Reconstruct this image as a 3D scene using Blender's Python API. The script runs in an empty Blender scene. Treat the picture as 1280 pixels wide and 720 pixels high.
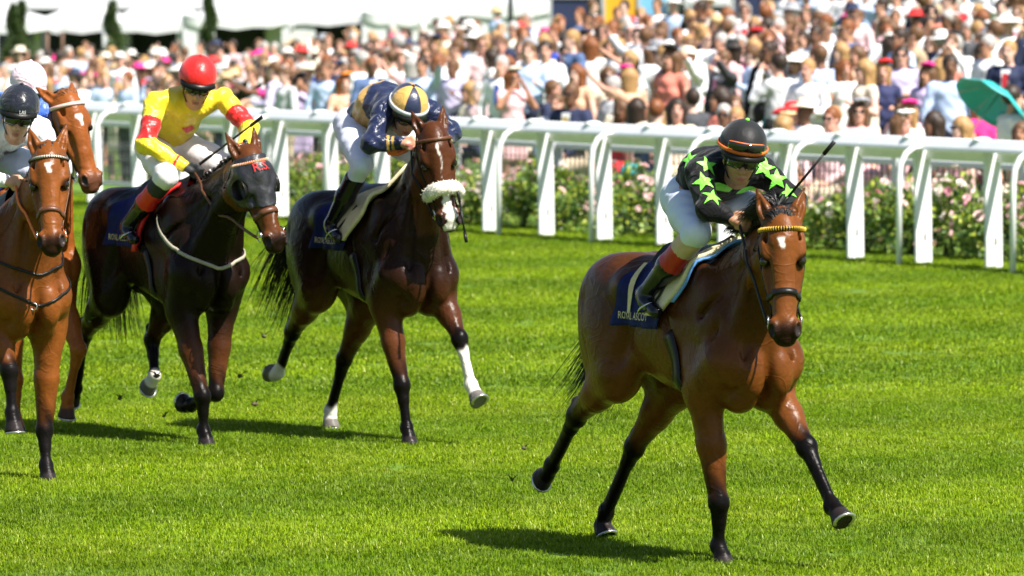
import bpy, bmesh, math, random, time
import numpy as np
from mathutils import Vector, Matrix
_T0 = time.time()
SC = bpy.context.scene
COL = SC.collection
V = Vector
rad = math.radians

# ------------------------------------------------------------------ camera, sky, sun, exposure
CAM_H, FPX, HORIZON = 2.95, 8500.0, -45.0          # camera height (m), focal length and horizon row in 1280x720 pixels
PITCH = math.atan((360.0 - HORIZON) / FPX)
cam_d = bpy.data.cameras.new('camera')
cam = bpy.data.objects.new('camera', cam_d)
COL.objects.link(cam)
cam.location = (0, 0, CAM_H)
cam.rotation_euler = (math.pi / 2 - PITCH, 0, 0)
cam_d.sensor_width = 36.0
cam_d.lens = FPX * 36.0 / 1280.0
cam_d.clip_start, cam_d.clip_end = 1.0, 3000.0
cam_d.dof.use_dof = True
cam_d.dof.focus_distance = 36.3
cam_d.dof.aperture_fstop = 5.4
SC.camera = cam

SUN_DIR = V((0.52, -0.48, 0.92)).normalized()      # towards the sun
world = bpy.data.worlds.new('World')
SC.world = world
world.use_nodes = True
_nt = world.node_tree
_bg = _nt.nodes['Background']
_sky = _nt.nodes.new('ShaderNodeTexSky')
_sky.sky_type = 'NISHITA'
_sky.sun_disc = False
_sky.sun_elevation = math.asin(SUN_DIR.z)
_sky.sun_rotation = math.atan2(SUN_DIR.x, SUN_DIR.y)
_nt.links.new(_sky.outputs[0], _bg.inputs[0])
_bg.inputs[1].default_value = 0.062
sun_d = bpy.data.lights.new('sun', 'SUN')
sun = bpy.data.objects.new('sun', sun_d)
COL.objects.link(sun)
sun_d.energy = 5.0
sun_d.angle = rad(0.53)
sun_d.color = (1.0, 0.95, 0.87)
sun.rotation_euler = SUN_DIR.to_track_quat('Z', 'Y').to_euler()
SC.view_settings.view_transform = 'Standard'
SC.view_settings.look = 'None'
SC.view_settings.exposure = 1.1
SC.view_settings.gamma = 1.0
SC.view_settings.use_curve_mapping = False
SC.cycles.use_denoising = True
SC.cycles.max_bounces = 6
SC.cycles.diffuse_bounces = 3
SC.cycles.glossy_bounces = 3
SC.cycles.transparent_max_bounces = 6
SC.cycles.sample_clamp_indirect = 6.0

# ------------------------------------------------------------------ picture <-> place
def ray(px, py):
    a, b = (px - 640.0) / FPX, -(py - 360.0) / FPX
    c, s = math.cos(PITCH), math.sin(PITCH)
    return np.array([a, c + b * s, -s + b * c])
CAMP = np.array([0, 0, CAM_H])
def on_z(px, py, z=0.0):
    r = ray(px, py)
    return CAMP + r * ((z - CAM_H) / r[2])
def at_d(px, py, d):
    r = ray(px, py)
    return CAMP + r * (d / r[1])
RAIL_DIR = np.array([4640.0, -FPX, 0.0]); RAIL_DIR /= np.linalg.norm(RAIL_DIR)   # along the course, towards the camera
RAIL_NRM = np.array([-RAIL_DIR[1], RAIL_DIR[0], 0.0])                            # away from the course

# ------------------------------------------------------------------ materials
MATS = {}
def nodes(name):
    m = bpy.data.materials.new(name)
    m.use_nodes = True
    nt = m.node_tree
    b = nt.nodes['Principled BSDF']
    return m, nt, b
def ramp(nt, fac, c0, c1, p0=0.0, p1=1.0):
    r = nt.nodes.new('ShaderNodeValToRGB')
    r.color_ramp.elements[0].position, r.color_ramp.elements[1].position = p0, p1
    r.color_ramp.elements[0].color = (*c0, 1) if len(c0) == 3 else c0
    r.color_ramp.elements[1].color = (*c1, 1) if len(c1) == 3 else c1
    nt.links.new(fac, r.inputs[0])
    return r.outputs[0]
def noise(nt, scale, detail=3.0, rough=0.55, coord='Object', stretch=None):
    tc = nt.nodes.new('ShaderNodeTexCoord')
    src = tc.outputs[coord]
    if stretch:
        mp = nt.nodes.new('ShaderNodeMapping')
        mp.inputs['Scale'].default_value = stretch
        nt.links.new(src, mp.inputs[0]); src = mp.outputs[0]
    n = nt.nodes.new('ShaderNodeTexNoise')
    n.inputs['Scale'].default_value = scale
    n.inputs['Detail'].default_value = detail
    n.inputs['Roughness'].default_value = rough
    nt.links.new(src, n.inputs['Vector'])
    return n.outputs['Fac']
def mixc(nt, fac, a, b, mode='MIX'):
    m = nt.nodes.new('ShaderNodeMix')
    m.data_type = 'RGBA'; m.blend_type = mode
    def put(sock, v):
        if isinstance(v, (tuple, list)): sock.default_value = (*v, 1) if len(v) == 3 else v
        elif isinstance(v, float): sock.default_value = v
        else: nt.links.new(v, sock)
    put(m.inputs[0], fac); put(m.inputs[6], a); put(m.inputs[7], b)
    return m.outputs[2]
def bump(nt, b, h, strength=0.3, dist=0.01):
    n = nt.nodes.new('ShaderNodeBump')
    n.inputs['Strength'].default_value = strength
    n.inputs['Distance'].default_value = dist
    nt.links.new(h, n.inputs['Height'])
    nt.links.new(n.outputs[0], b.inputs['Normal'])
def mat(name, col, rough=0.6, var=0.12, scale=25.0, metal=0.0, spec=0.5, bmp=0.0, bscale=None, sheen=0.0, trans=0.0, coat=0.0):
    """a plain procedural surface: base colour broken up by noise, optional relief"""
    if name in MATS: return MATS[name]
    m, nt, b = nodes(name)
    f = noise(nt, scale)
    lo = tuple(max(0, c * (1 - var)) for c in col); hi = tuple(min(1, c * (1 + var)) for c in col)
    nt.links.new(ramp(nt, f, lo, hi, 0.3, 0.7), b.inputs['Base Color'])
    b.inputs['Roughness'].default_value = rough
    b.inputs['Metallic'].default_value = metal
    b.inputs['Specular IOR Level'].default_value = spec
    b.inputs['Sheen Weight'].default_value = sheen
    b.inputs['Coat Weight'].default_value = coat
    if bmp: bump(nt, b, noise(nt, bscale or scale * 2, 4), bmp, 0.02)
    MATS[name] = m
    return m

# ------------------------------------------------------------------ objects
def tag(o, label=None, cat=None, group=None, kind=None):
    if label: o['label'] = label
    if cat: o['category'] = cat
    if group: o['group'] = group
    if kind: o['kind'] = kind
    return o
def empty(name, loc=(0, 0, 0), rz=0.0):
    o = bpy.data.objects.new(name, None)
    COL.objects.link(o)
    o.location = loc; o.rotation_euler = (0, 0, rz)
    o.empty_display_size = 0.1
    return o
def link(name, me, parent=None):
    o = bpy.data.objects.new(name, me)
    COL.objects.link(o)
    if parent is not None: o.parent = parent
    return o
def mesh(name, verts, faces, mats, parent=None, smooth=True, fmat=None):
    me = bpy.data.meshes.new(name)
    verts = np.asarray(verts, np.float32).reshape(-1, 3)
    if isinstance(faces, np.ndarray):
        n, k = faces.shape
        me.vertices.add(len(verts)); me.vertices.foreach_set('co', verts.ravel())
        me.loops.add(n * k); me.loops.foreach_set('vertex_index', faces.astype(np.int32).ravel())
        me.polygons.add(n)
        me.polygons.foreach_set('loop_start', np.arange(0, n * k, k, dtype=np.int32))
        me.polygons.foreach_set('loop_total', np.full(n, k, np.int32))
        me.update(calc_edges=True); me.validate()
    else:
        me.from_pydata(verts.tolist(), [], faces)
        me.update()
    if not isinstance(mats, (list, tuple)): mats = [mats]
    for m in mats: me.materials.append(m)
    if fmat is not None: me.polygons.foreach_set('material_index', np.asarray(fmat, np.int32))
    me.polygons.foreach_set('use_smooth', np.full(len(me.polygons), bool(smooth)))
    if parent == 'DATA': return me
    return link(name, me, parent)
def vcol(me, name, arr):
    arr = np.asarray(arr, np.float32)
    a = me.attributes.new(name, 'FLOAT_COLOR' if arr.ndim == 2 else 'FLOAT', 'POINT')
    if arr.ndim == 2:
        if arr.shape[1] == 3: arr = np.c_[arr, np.ones(len(arr), np.float32)]
        a.data.foreach_set('color', arr.ravel())
    else:
        a.data.foreach_set('value', arr)
class MB:
    """collects shapes for one mesh"""
    def __init__(s): s.v = []; s.f = []; s.m = []
    def add(s, verts, faces, mi=0):
        o = len(s.v)
        s.v += [tuple(map(float, p)) for p in verts]
        s.f += [tuple(i + o for i in f) for f in faces]
        s.m += [mi] * len(faces)
        return s
    def box(s, c, d, mi=0, R=None):
        c = np.array(c, float); x, y, z = np.array(d, float) / 2
        p = np.array([(-x,-y,-z),(x,-y,-z),(x,y,-z),(-x,y,-z),(-x,-y,z),(x,-y,z),(x,y,z),(-x,y,z)])
        if R is not None: p = p @ np.array(R).T
        return s.add(p + c, [(0,3,2,1),(4,5,6,7),(0,1,5,4),(1,2,6,5),(2,3,7,6),(3,0,4,7)], mi)
    def tube(s, pts, r, n=6, mi=0, cap=True, flat=None):
        pts = [np.array(p, float) for p in pts]
        rs = r if hasattr(r, '__len__') else [r] * len(pts)
        V_, F_ = [], []
        up = None
        for i, p in enumerate(pts):
            t = pts[min(i + 1, len(pts) - 1)] - pts[max(i - 1, 0)]
            t = t / (np.linalg.norm(t) + 1e-9)
            if up is None:
                a = np.array([0, 0, 1.0]) if abs(t[2]) < 0.9 else np.array([1.0, 0, 0])
                if flat is not None: a = np.array(flat, float)
            else: a = up
            a = a - t * a.dot(t); a /= np.linalg.norm(a) + 1e-9; up = a
            b = np.cross(t, a)
            for k in range(n):
                w = 2 * math.pi * (k + 0.5) / n
                V_.append(p + rs[i] * (a * math.cos(w) + b * math.sin(w)))
        for i in range(len(pts) - 1):
            for k in range(n):
                F_.append((i*n+k, i*n+(k+1) % n, (i+1)*n+(k+1) % n, (i+1)*n+k))
        if cap:
            F_.append(tuple(range(n))[::-1]); F_.append(tuple((len(pts)-1)*n + k for k in range(n)))
        return s.add(V_, F_, mi)
    def ribbon(s, pts, nrm, width, thick, mi=0, closed=False):
        """a strap: centre line, outward normals, width across, thickness outward"""
        pts = [np.array(p, float) for p in pts]; N = len(pts)
        V_, F_ = [], []
        for i, p in enumerate(pts):
            if closed: t = pts[(i + 1) % N] - pts[i - 1]
            else: t = pts[min(i + 1, N - 1)] - pts[max(i - 1, 0)]
            t = t / (np.linalg.norm(t) + 1e-9)
            n = np.array(nrm[i], float); n = n - t * n.dot(t); n /= np.linalg.norm(n) + 1e-9
            b = np.cross(t, n) * width / 2
            V_ += [p - b - n * thick * .5, p + b - n * thick * .5, p + b + n * thick * .6, p + n * thick, p - b + n * thick * .6]
        m = N if closed else N - 1
        for i in range(m):
            j = (i + 1) % N
            for k in range(5):
                F_.append((i*5+k, i*5+(k+1) % 5, j*5+(k+1) % 5, j*5+k))
        if not closed:
            F_ += [(4,3,2,1,0), tuple((N-1)*5 + k for k in range(5))]
        return s.add(V_, F_, mi)
    def lathe(s, prof, n=12, mi=0, M=None):
        V_, F_ = [], []
        for r, z in prof:
            for k in range(n):
                w = 2 * math.pi * k / n
                V_.append((r * math.cos(w), r * math.sin(w), z))
        if M is not None: V_ = [tuple(M @ V(p)) for p in V_]
        for i in range(len(prof) - 1):
            for k in range(n):
                F_.append((i*n+k, i*n+(k+1) % n, (i+1)*n+(k+1) % n, (i+1)*n+k))
        return s.add(V_, F_, mi)
    def ball(s, c, r, n=10, m=7, mi=0, R=None):
        r = r if hasattr(r, '__len__') else (r, r, r)
        V_, F_ = [], []
        for i in range(m + 1):
            a = math.pi * i / m
            for k in range(n):
                w = 2 * math.pi * k / n
                V_.append((r[0]*math.sin(a)*math.cos(w), r[1]*math.sin(a)*math.sin(w), r[2]*math.cos(a)))
        V_ = np.array(V_)
        if R is not None: V_ = V_ @ np.array(R).T
        V_ = V_ + np.array(c, float)
        for i in range(m):
            for k in range(n):
                F_.append((i*n+k, (i+1)*n+k, (i+1)*n+(k+1) % n, i*n+(k+1) % n))
        return s.add(V_, F_, mi)
    def build(s, name, mats, parent=None, smooth=True):
        return mesh(name, s.v, s.f, mats, parent, smooth, s.m)

# ------------------------------------------------------------------ soft bodies: a distance field meshed as one continuous skin
def unit(a):
    a = np.array(a, float); return a / (np.linalg.norm(a) + 1e-12)
def axis_spacing(lo, hi, fine_lo, fine_hi, h, hf):
    """grid lines with a finer stretch between fine_lo and fine_hi"""
    out, x = [], lo
    while x < hi + h:
        out.append(x); x += hf if (fine_lo - h <= x <= fine_hi) else h
    return np.array(out, np.float32)
class Field:
    def __init__(s, X, Y, Z):
        s.ax = [X.astype(np.float32), Y.astype(np.float32), Z.astype(np.float32)]
        s.F = np.full((len(X), len(Y), len(Z)), 0.5, np.float32)
    def window(s, lo, hi):
        sl = []
        for a in range(3):
            i = int(np.searchsorted(s.ax[a], lo[a])); j = int(np.searchsorted(s.ax[a], hi[a]))
            if j <= i: return None
            sl.append(slice(i, j))
        return tuple(sl)
    def pts(s, sl):
        return (s.ax[0][sl[0]][:, None, None], s.ax[1][sl[1]][None, :, None], s.ax[2][sl[2]][None, None, :])
    def blend(s, sl, d, k, sub=False):
        f = s.F[sl]
        if sub:
            h = np.clip(0.5 - 0.5 * (f + d) / k, 0, 1)
            s.F[sl] = f * (1 - h) - d * h + k * h * (1 - h)
        else:
            h = np.clip(0.5 + 0.5 * (d - f) / k, 0, 1)
            s.F[sl] = d * (1 - h) + f * h - k * h * (1 - h)
    def ell(s, c, r, k=0.05, ax=None, sub=False):
        """ellipsoid; ax = three unit axes (rows), default the grid axes"""
        c = np.array(c, float); r = np.array(r, float)
        R = np.eye(3) if ax is None else np.array(ax, float)
        ext = np.sqrt(((R * r[:, None]) ** 2).sum(0)) + 2 * k + 0.03
        sl = s.window(c - ext, c + ext)
        if sl is None: return s
        x, y, z = s.pts(sl); x = x - c[0]; y = y - c[1]; z = z - c[2]
        q = 0; g = 0
        for a in range(3):
            p = (R[a, 0] * x + R[a, 1] * y + R[a, 2] * z) / r[a]
            q = q + p * p; g = g + (p / r[a]) ** 2
        k0 = np.sqrt(q); k1 = np.sqrt(g) + 1e-6
        s.blend(sl, (k0 * (k0 - 1) / k1).astype(np.float32), k, sub)
        return s
    def cone(s, p, r0, q, r1, k=0.04, side=None, sw=1.0, sub=False):
        """tapered capsule from p to q; its section is squashed by sw along side"""
        p = np.array(p, float); q = np.array(q, float)
        m = max(r0, r1) * max(1, sw) + 2 * k + 0.03
        sl = s.window(np.minimum(p, q) - m, np.maximum(p, q) + m)
        if sl is None: return s
        x, y, z = s.pts(sl); x = x - p[0]; y = y - p[1]; z = z - p[2]
        a = q - p; L2 = a.dot(a) + 1e-9
        t = np.clip((x * a[0] + y * a[1] + z * a[2]) / L2, 0, 1)
        dx = x - t * a[0]; dy = y - t * a[1]; dz = z - t * a[2]
        R = r0 + (r1 - r0) * t
        if side is not None and sw != 1.0:
            b = np.array(side, float); b = unit(b)
            u = dx * b[0] + dy * b[1] + dz * b[2]
            e = 1.0 / sw
            dd = np.sqrt(dx * dx + dy * dy + dz * dz + u * u * (e * e - 1)) + 1e-6
            gg = np.sqrt(np.maximum(dx * dx + dy * dy + dz * dz + u * u * (e ** 4 - 1), 0)) + 1e-6
            d = (dd - R) * dd / gg
        else:
            d = np.sqrt(dx * dx + dy * dy + dz * dz) - R
        s.blend(sl, d.astype(np.float32), k, sub)
        return s
    def chain(s, pts, rs, k=0.03, side=None, sw=1.0):
        for i in range(len(pts) - 1): s.cone(pts[i], rs[i], pts[i + 1], rs[i + 1], k, side, sw)
        return s
    def cut(s, p, n, box):
        """flatten: remove what lies beyond the plane (p, n) inside a box round p"""
        p = np.array(p, float); n = unit(n)
        sl = s.window(p - box, p + box)
        if sl is None: return s
        x, y, z = s.pts(sl)
        d = (x - p[0]) * n[0] + (y - p[1]) * n[1] + (z - p[2]) * n[2]
        s.F[sl] = np.maximum(s.F[sl], d.astype(np.float32))
        return s
    def sample(s, P):
        P = np.asarray(P, np.float32).reshape(-1, 3)
        idx, fr = [], []
        for a in range(3):
            A = s.ax[a]
            i = np.clip(np.searchsorted(A, P[:, a]) - 1, 0, len(A) - 2)
            idx.append(i); fr.append(np.clip((P[:, a] - A[i]) / (A[i + 1] - A[i]), 0, 1))
        out = 0
        for dx in (0, 1):
            for dy in (0, 1):
                for dz in (0, 1):
                    w = (fr[0] if dx else 1 - fr[0]) * (fr[1] if dy else 1 - fr[1]) * (fr[2] if dz else 1 - fr[2])
                    out = out + w * s.F[idx[0] + dx, idx[1] + dy, idx[2] + dz]
        return out
    def grad(s, P, e=0.012):
        P = np.asarray(P, float).reshape(-1, 3)
        g = np.stack([s.sample(P + np.eye(3)[a] * e) - s.sample(P - np.eye(3)[a] * e) for a in range(3)], 1)
        return g / (np.linalg.norm(g, axis=1, keepdims=True) + 1e-9)
    def out(s, C, D, off=0.0, rmax=0.6, n=160):
        """from inside points C along directions D: the last crossing of the skin (+off)"""
        C = np.asarray(C, float).reshape(-1, 3); D = np.asarray(D, float).reshape(-1, 3)
        D = D / np.linalg.norm(D, axis=1, keepdims=True)
        ts = np.linspace(0, rmax, n)
        prev = None; res = np.full(len(C), np.nan)
        v = np.stack([s.sample(C + D * t) - off for t in ts], 1)
        for i in range(len(C)):
            w = np.where((v[i, :-1] < 0) & (v[i, 1:] >= 0))[0]
            if len(w):
                j = w[0]; res[i] = ts[j] + (ts[j+1] - ts[j]) * (-v[i, j]) / (v[i, j+1] - v[i, j])
            else: res[i] = 0.0
        return C + D * res[:, None]
    def snap(s, P, off=0.0, it=6):
        P = np.array(P, float).reshape(-1, 3)
        for _ in range(it):
            P = P - s.grad(P) * (s.sample(P) - off)[:, None] * 0.8
        return P
    def mesh(s, iso=0.0):
        F = s.F - iso
        nx, ny, nz = F.shape
        I = F < 0
        cnt = np.zeros((nx-1, ny-1, nz-1), np.int8)
        for a in (0, 1):
            for b in (0, 1):
                for c in (0, 1): cnt += I[a:nx-1+a, b:ny-1+b, c:nz-1+c]
        cells = np.argwhere((cnt > 0) & (cnt < 8))
        num = np.full(cnt.shape, -1, np.int32); num[tuple(cells.T)] = np.arange(len(cells))
        acc = np.zeros((len(cells), 3), np.float64); n = np.zeros(len(cells))
        corn = {}
        for a in (0, 1):
            for b in (0, 1):
                for c in (0, 1):
                    q = cells + (a, b, c)
                    corn[a, b, c] = (F[tuple(q.T)], np.stack([s.ax[j][q[:, j]] for j in range(3)], 1).astype(np.float64))
        for A in corn:
            for ax in range(3):
                if A[ax] == 0:
                    B = list(A); B[ax] = 1; B = tuple(B)
                    fa, pa = corn[A]; fb, pb = corn[B]
                    m = (fa < 0) != (fb < 0)
                    t = np.where(m, fa / np.where(m, fa - fb, 1), 0)
                    acc += np.where(m[:, None], pa + (pb - pa) * t[:, None], 0); n += m
        verts = acc / n[:, None]
        quads = []
        for ax in range(3):
            sh = [slice(1, -1)] * 3; sh[ax] = slice(0, -1)
            s2 = [slice(1, -1)] * 3; s2[ax] = slice(1, None)
            a = I[tuple(sh)]; b = I[tuple(s2)]
            for flip in (False, True):
                e = np.argwhere((~a & b) if flip else (a & ~b))
                if not len(e): continue
                u, w = [(1, 2), (2, 0), (0, 1)][ax]
                base = e.copy()
                base[:, u] += 0; base[:, w] += 0            # the cells round a grid line: -1 and 0 in u and w
                def cell(du, dw):
                    q = e.copy(); q[:, u] += 1 + du; q[:, w] += 1 + dw
                    return num[q[:, 0], q[:, 1], q[:, 2]]
                Q = np.stack([cell(-1, -1), cell(0, -1), cell(0, 0), cell(-1, 0)], 1)
                quads.append(Q[:, ::-1] if flip else Q)
        Q = np.concatenate(quads)
        Q = Q[(Q >= 0).all(1)]
        return verts, Q
def relax(v, q, it=1, lam=0.5):
    """light smoothing of a quad mesh"""
    n = len(v)
    e = np.concatenate([q[:, [0, 1]], q[:, [1, 2]], q[:, [2, 3]], q[:, [3, 0]]])
    e = np.concatenate([e, e[:, ::-1]])
    cnt = np.bincount(e[:, 0], minlength=n)[:, None] + 1e-9
    for _ in range(it):
        for l in (lam, -lam * 1.04):
            a = np.stack([np.bincount(e[:, 0], v[e[:, 1], k], n) for k in range(3)], 1) / cnt
            v = v + l * (a - v)
    return v
# ------------------------------------------------------------------ horses: one continuous body each, in the horse's own frame (x ahead, y to its left, z up)
THETA = rad(28.6)
HEAD_W = np.array([math.sin(THETA), -math.cos(THETA), 0]); LEFT_W = np.array([math.cos(THETA), math.sin(THETA), 0])
CAM_L = (math.cos(THETA), -math.sin(THETA), 0.06)             # towards the camera, in a horse's frame

def head_frame(S):
    p = np.array(S['poll'], float); m = np.array(S['muzzle'], float)
    u = unit(m - p)
    f = np.array(S['face'], float); f = unit(f - u * f.dot(u))
    l = np.cross(f, u)                                           # horse's left
    if l.dot((0, 1, 0)) < 0 and abs(l[1]) > 0.3: l = -l
    return p, u, f, l
def horse_field(S):
    X = axis_spacing(-1.5, 1.42, 0.72, 1.45, 0.0125, 0.008)
    Y = axis_spacing(-0.42, 0.42, -0.32, 0.32, 0.011, 0.009)
    Z = axis_spacing(-0.02, 2.42, 1.2, 2.4, 0.0125, 0.009)
    F = Field(X, Y, Z)
    dz = S.get('dz', 0.0); pt = S.get('pitch', 0.0)
    cp, sp = math.cos(pt), math.sin(pt)
    def T(x, y, z):                                              # trunk pitch about its middle
        zz = z - 1.25
        return np.array([x * cp - zz * sp, y, x * sp + zz * cp + 1.25 + dz])
    pa = [np.array([cp, 0, sp]), np.array([0, 1, 0]), np.array([-sp, 0, cp])]
    def E(c, r, k=0.06, tilt=0.0, sub=False):
        ct, st = math.cos(tilt), math.sin(tilt)
        a = [pa[0] * ct + pa[2] * st, pa[1], -pa[0] * st + pa[2] * ct]
        F.ell(T(*c), r, k, a, sub)
    # trunk
    E((0.16, 0, 1.22), (0.60, 0.262, 0.340), 0.06, 0.04)
    E((0.46, 0, 1.18), (0.30, 0.215, 0.335), 0.06)
    E((-0.20, 0, 1.20), (0.46, 0.220, 0.235), 0.08, -0.16)
    F.cone(T(0.47, 0, 1.47), 0.125, T(0.08, 0, 1.43), 0.12, 0.08, (0, 1, 0), 0.75)
    F.cone(T(0.10, 0, 1.37), 0.16, T(-0.42, 0, 1.40), 0.17, 0.08, (0, 1, 0), 1.2)
    for s in (-1, 1):
        E((-0.50, s * 0.105, 1.345), (0.30, 0.162, 0.222), 0.07, -0.10)
        E((-0.66, s * 0.125, 1.19), (0.165, 0.122, 0.30), 0.06, 0.12)
        E((-0.44, s * 0.165, 1.13), (0.21, 0.105, 0.26), 0.06, 0.45)
        E((-0.28, s * 0.215, 1.42), (0.05, 0.035, 0.04), 0.10)               # point of hip
        E((0.50, s * 0.165, 1.27), (0.155, 0.075, 0.30), 0.05, 0.42)      # shoulder blade
        E((0.40, s * 0.180, 1.03), (0.20, 0.080, 0.16), 0.030, -0.5)        # triceps
        E((0.665, s * 0.145, 1.07), (0.095, 0.085, 0.12), 0.03, 0.2)        # point of the shoulder
        E((0.715, s * 0.078, 1.03), (0.075, 0.075, 0.135), 0.020)           # pectorals
        E((0.60, s * 0.08, 0.90), (0.13, 0.075, 0.08), 0.030)
    E((0.80, 0, 1.03), (0.05, 0.012, 0.15), 0.03, sub=True)
    for s in (-1, 1):
        E((0.575, s * 0.245, 1.10), (0.016, 0.060, 0.22), 0.03, -0.30, sub=True)
        E((0.235, s * 0.285, 1.15), (0.018, 0.050, 0.26), 0.04, 0.45, sub=True)
        E((-0.27, s * 0.260, 1.10), (0.03, 0.050, 0.17), 0.06, -0.5, sub=True)
        E((-0.60, s * 0.275, 1.12), (0.018, 0.040, 0.24), 0.04, 0.25, sub=True)
    E((-0.42, 0, 1.66), (0.30, 0.02, 0.055), 0.05, sub=True)                # groove along the croup
    # neck
    p, u, f, l = head_frame(S)
    top = p + u * 0.085 - f * 0.085
    base = T(0.50, 0, 1.33)
    ctl = S.get('neck', (0.0, 0.0, 0.06))
    mid = (base + top) / 2 + np.array(ctl)
    nside = unit(np.array([0, 1, 0]) * 0.7 + l * 0.3)
    q1 = base * 0.25 + mid * 0.5 + top * 0.25 + (base - top) * 0.12
    F.cone(T(0.40, 0, 1.28), 0.29, base + (mid - base) * 0.35, 0.235, 0.07, (0, 1, 0), 0.62)
    F.cone(base + (mid - base) * 0.3, 0.235, mid, 0.178, 0.06, nside, 0.52)
    F.cone(mid, 0.178, top, 0.122, 0.05, unit(nside + l), 0.58)
    crest0 = T(0.34, 0, 1.50)
    up = unit(np.cross(np.cross(top - base, (0, 0, 1)), top - base))
    for s in (-1, 1):                                                        # jugular line: brachiocephalic muscle below, splenius above
        sd = np.array([0, s, 0])
        F.cone(T(0.64, s * 0.13, 1.14), 0.075, mid - up * 0.075 + sd * 0.055, 0.055, 0.03)
        F.cone(mid - up * 0.075 + sd * 0.055, 0.055, top - up * 0.03 + l * s * 0.05, 0.04, 0.03)
        F.cone(T(0.66, s * 0.14, 1.00) + np.array([.06, 0, .04]), 0.016, mid - up * 0.125 + sd * 0.085, 0.014, 0.035, sub=True)
        F.cone(T(0.50, s * 0.225, 1.30), 0.014, mid - up * 0.00 + sd * 0.115, 0.012, 0.035, sub=True)
    # head
    h = S.get('hs', 1.06)
    def P(a, b, c): return p + h * (u * a + l * b + f * c)
    fr = [u, l, f]
    def HE(c, r, k=0.02, sub=False): F.ell(P(*c), np.array(r) * h, k, fr, sub)
    def HC(a, r0, b, r1, k=0.02, side=None, sw=1.0, sub=False): F.cone(P(*a), r0 * h, P(*b), r1 * h, k, side, sw, sub)
    HE((0.075, 0, -0.055), (0.13, 0.088, 0.095), 0.04)
    HC((0.12, 0, -0.075), 0.108, (0.47, 0, -0.050), 0.050, 0.03, l, 0.97)
    HC((0.13, 0, -0.018), 0.072, (0.36, 0, -0.022), 0.050, 0.03)
    HC((0.36, 0, -0.022), 0.052, (0.52, 0, -0.020), 0.046, 0.02, l, 1.1)
    for s in (-1, 1):
        HE((0.165, s * 0.080, -0.016), (0.066, 0.027, 0.030), 0.030)                 # brow
        HE((0.205, s * 0.052, -0.135), (0.115, 0.036, 0.098), 0.035)                 # jowl
        HC((0.245, s * 0.080, -0.058), 0.016, (0.385, s * 0.056, -0.052), 0.010, 0.020)   # facial crest
        HE((0.208, s * 0.104, -0.016), (0.026, 0.018, 0.020), 0.008, sub=True)       # eye socket
        HE((0.30, s * 0.066, -0.012), (0.09, 0.012, 0.018), 0.025, sub=True)
        HE((0.522, s * 0.050, -0.004), (0.050, 0.028, 0.036), 0.016)                 # nostril flare
        HE((0.108, s * 0.070, -0.006), (0.032, 0.012, 0.016), 0.02, sub=True)        # hollow over the eye
    HC((0.24, 0, -0.150), 0.050, (0.475, 0, -0.088), 0.034, 0.03, l, 0.75)
    HE((0.520, 0, -0.040), (0.068, 0.064, 0.058), 0.025)
    HE((0.572, 0, -0.034), (0.032, 0.048, 0.038), 0.015)
    HE((0.548, 0, -0.088), (0.044, 0.038, 0.026), 0.014)
    HE((0.588, 0, -0.074), (0.030, 0.05, 0.004), 0.010, sub=True)
    for s in (-1, 1):
        HE((0.535, s * 0.064, 0.014), (0.032, 0.016, 0.022), 0.006, sub=True)        # nostril
    ea = S.get('ear', (0.25, 0.02))                                                # ears: splay, tip ahead
    for s in (-1, 1):
        e0 = P(0.035, s * 0.056, -0.055)
        ed = unit(-u + l * s * ea[0] + f * ea[1])
        en = unit(np.cross(ed, unit(f + l * s * 0.5)))
        e1 = e0 + ed * 0.085 * h; e2 = e0 + ed * 0.185 * h
        op = unit(f * 0.9 + l * s * 0.45); op = unit(op - ed * op.dot(ed))
        F.cone(e0, 0.034 * h, e1, 0.036 * h, 0.015, op, 0.72)
        F.cone(e1, 0.036 * h, e2, 0.007 * h, 0.008, op, 0.72)
        F.cone(e0 + ed * 0.045 * h + op * 0.030, 0.018 * h, e1 + ed * 0.06 * h + op * 0.018, 0.010 * h, 0.006, sub=True)
    # legs
    S['chains'] = {}
    for nm in ('lf', 'rf', 'lh', 'rh'):
        s = 1 if nm[0] == 'l' else -1
        J = [np.array(j, float) for j in S[nm]]
        fore = nm[1] == 'f'
        if fore:
            el, kn, fe, ho = J
            sh = T(0.60, s * 0.15, 1.08)
            a = unit(kn - el)
            ahead = unit(np.cross((0, 1, 0), a)) ; ahead = ahead if ahead[0] > 0 or abs(a[2]) < 0.5 else -ahead
            F.cone(sh, 0.12, el, 0.095, 0.05)
            F.cone(el + a * -0.05, 0.112, el + (kn - el) * 0.45, 0.078, 0.04, (0, 1, 0), 0.82)
            F.cone(el + (kn - el) * 0.12 + ahead * 0.02, 0.062, el + (kn - el) * 0.55 + ahead * 0.010, 0.040, 0.02)
            F.cone(el + (kn - el) * 0.12 - ahead * 0.035, 0.055, el + (kn - el) * 0.55 - ahead * 0.012, 0.036, 0.02)
            F.cone(el + (kn - el) * 0.45, 0.072, kn - a * 0.04, 0.047, 0.03)
            F.ell(kn, (0.057, 0.053, 0.060), 0.018)
            S['chains'][nm] = [el, kn, fe, ho]
            rc = 0.034
        else:
            st, kn, fe, ho = J
            hp = T(-0.52, s * 0.14, 1.18)
            a = unit(kn - st)
            back = unit(np.array([-1, 0, 0]) - a * np.dot(a, (-1, 0, 0)))
            F.cone(hp, 0.20, st, 0.145, 0.06, (0, 1, 0), 0.72)
            F.cone(T(-0.68, s * 0.12, 1.12), 0.12, st + (kn - st) * 0.35 + back * 0.04, 0.07, 0.06, (0, 1, 0), 0.75)
            F.cone(st, 0.125, st + (kn - st) * 0.5, 0.088, 0.05, (0, 1, 0), 0.80)
            F.cone(st + (kn - st) * 0.45, 0.082, kn - a * 0.03, 0.050, 0.03)
            c = unit(fe - kn)
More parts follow.
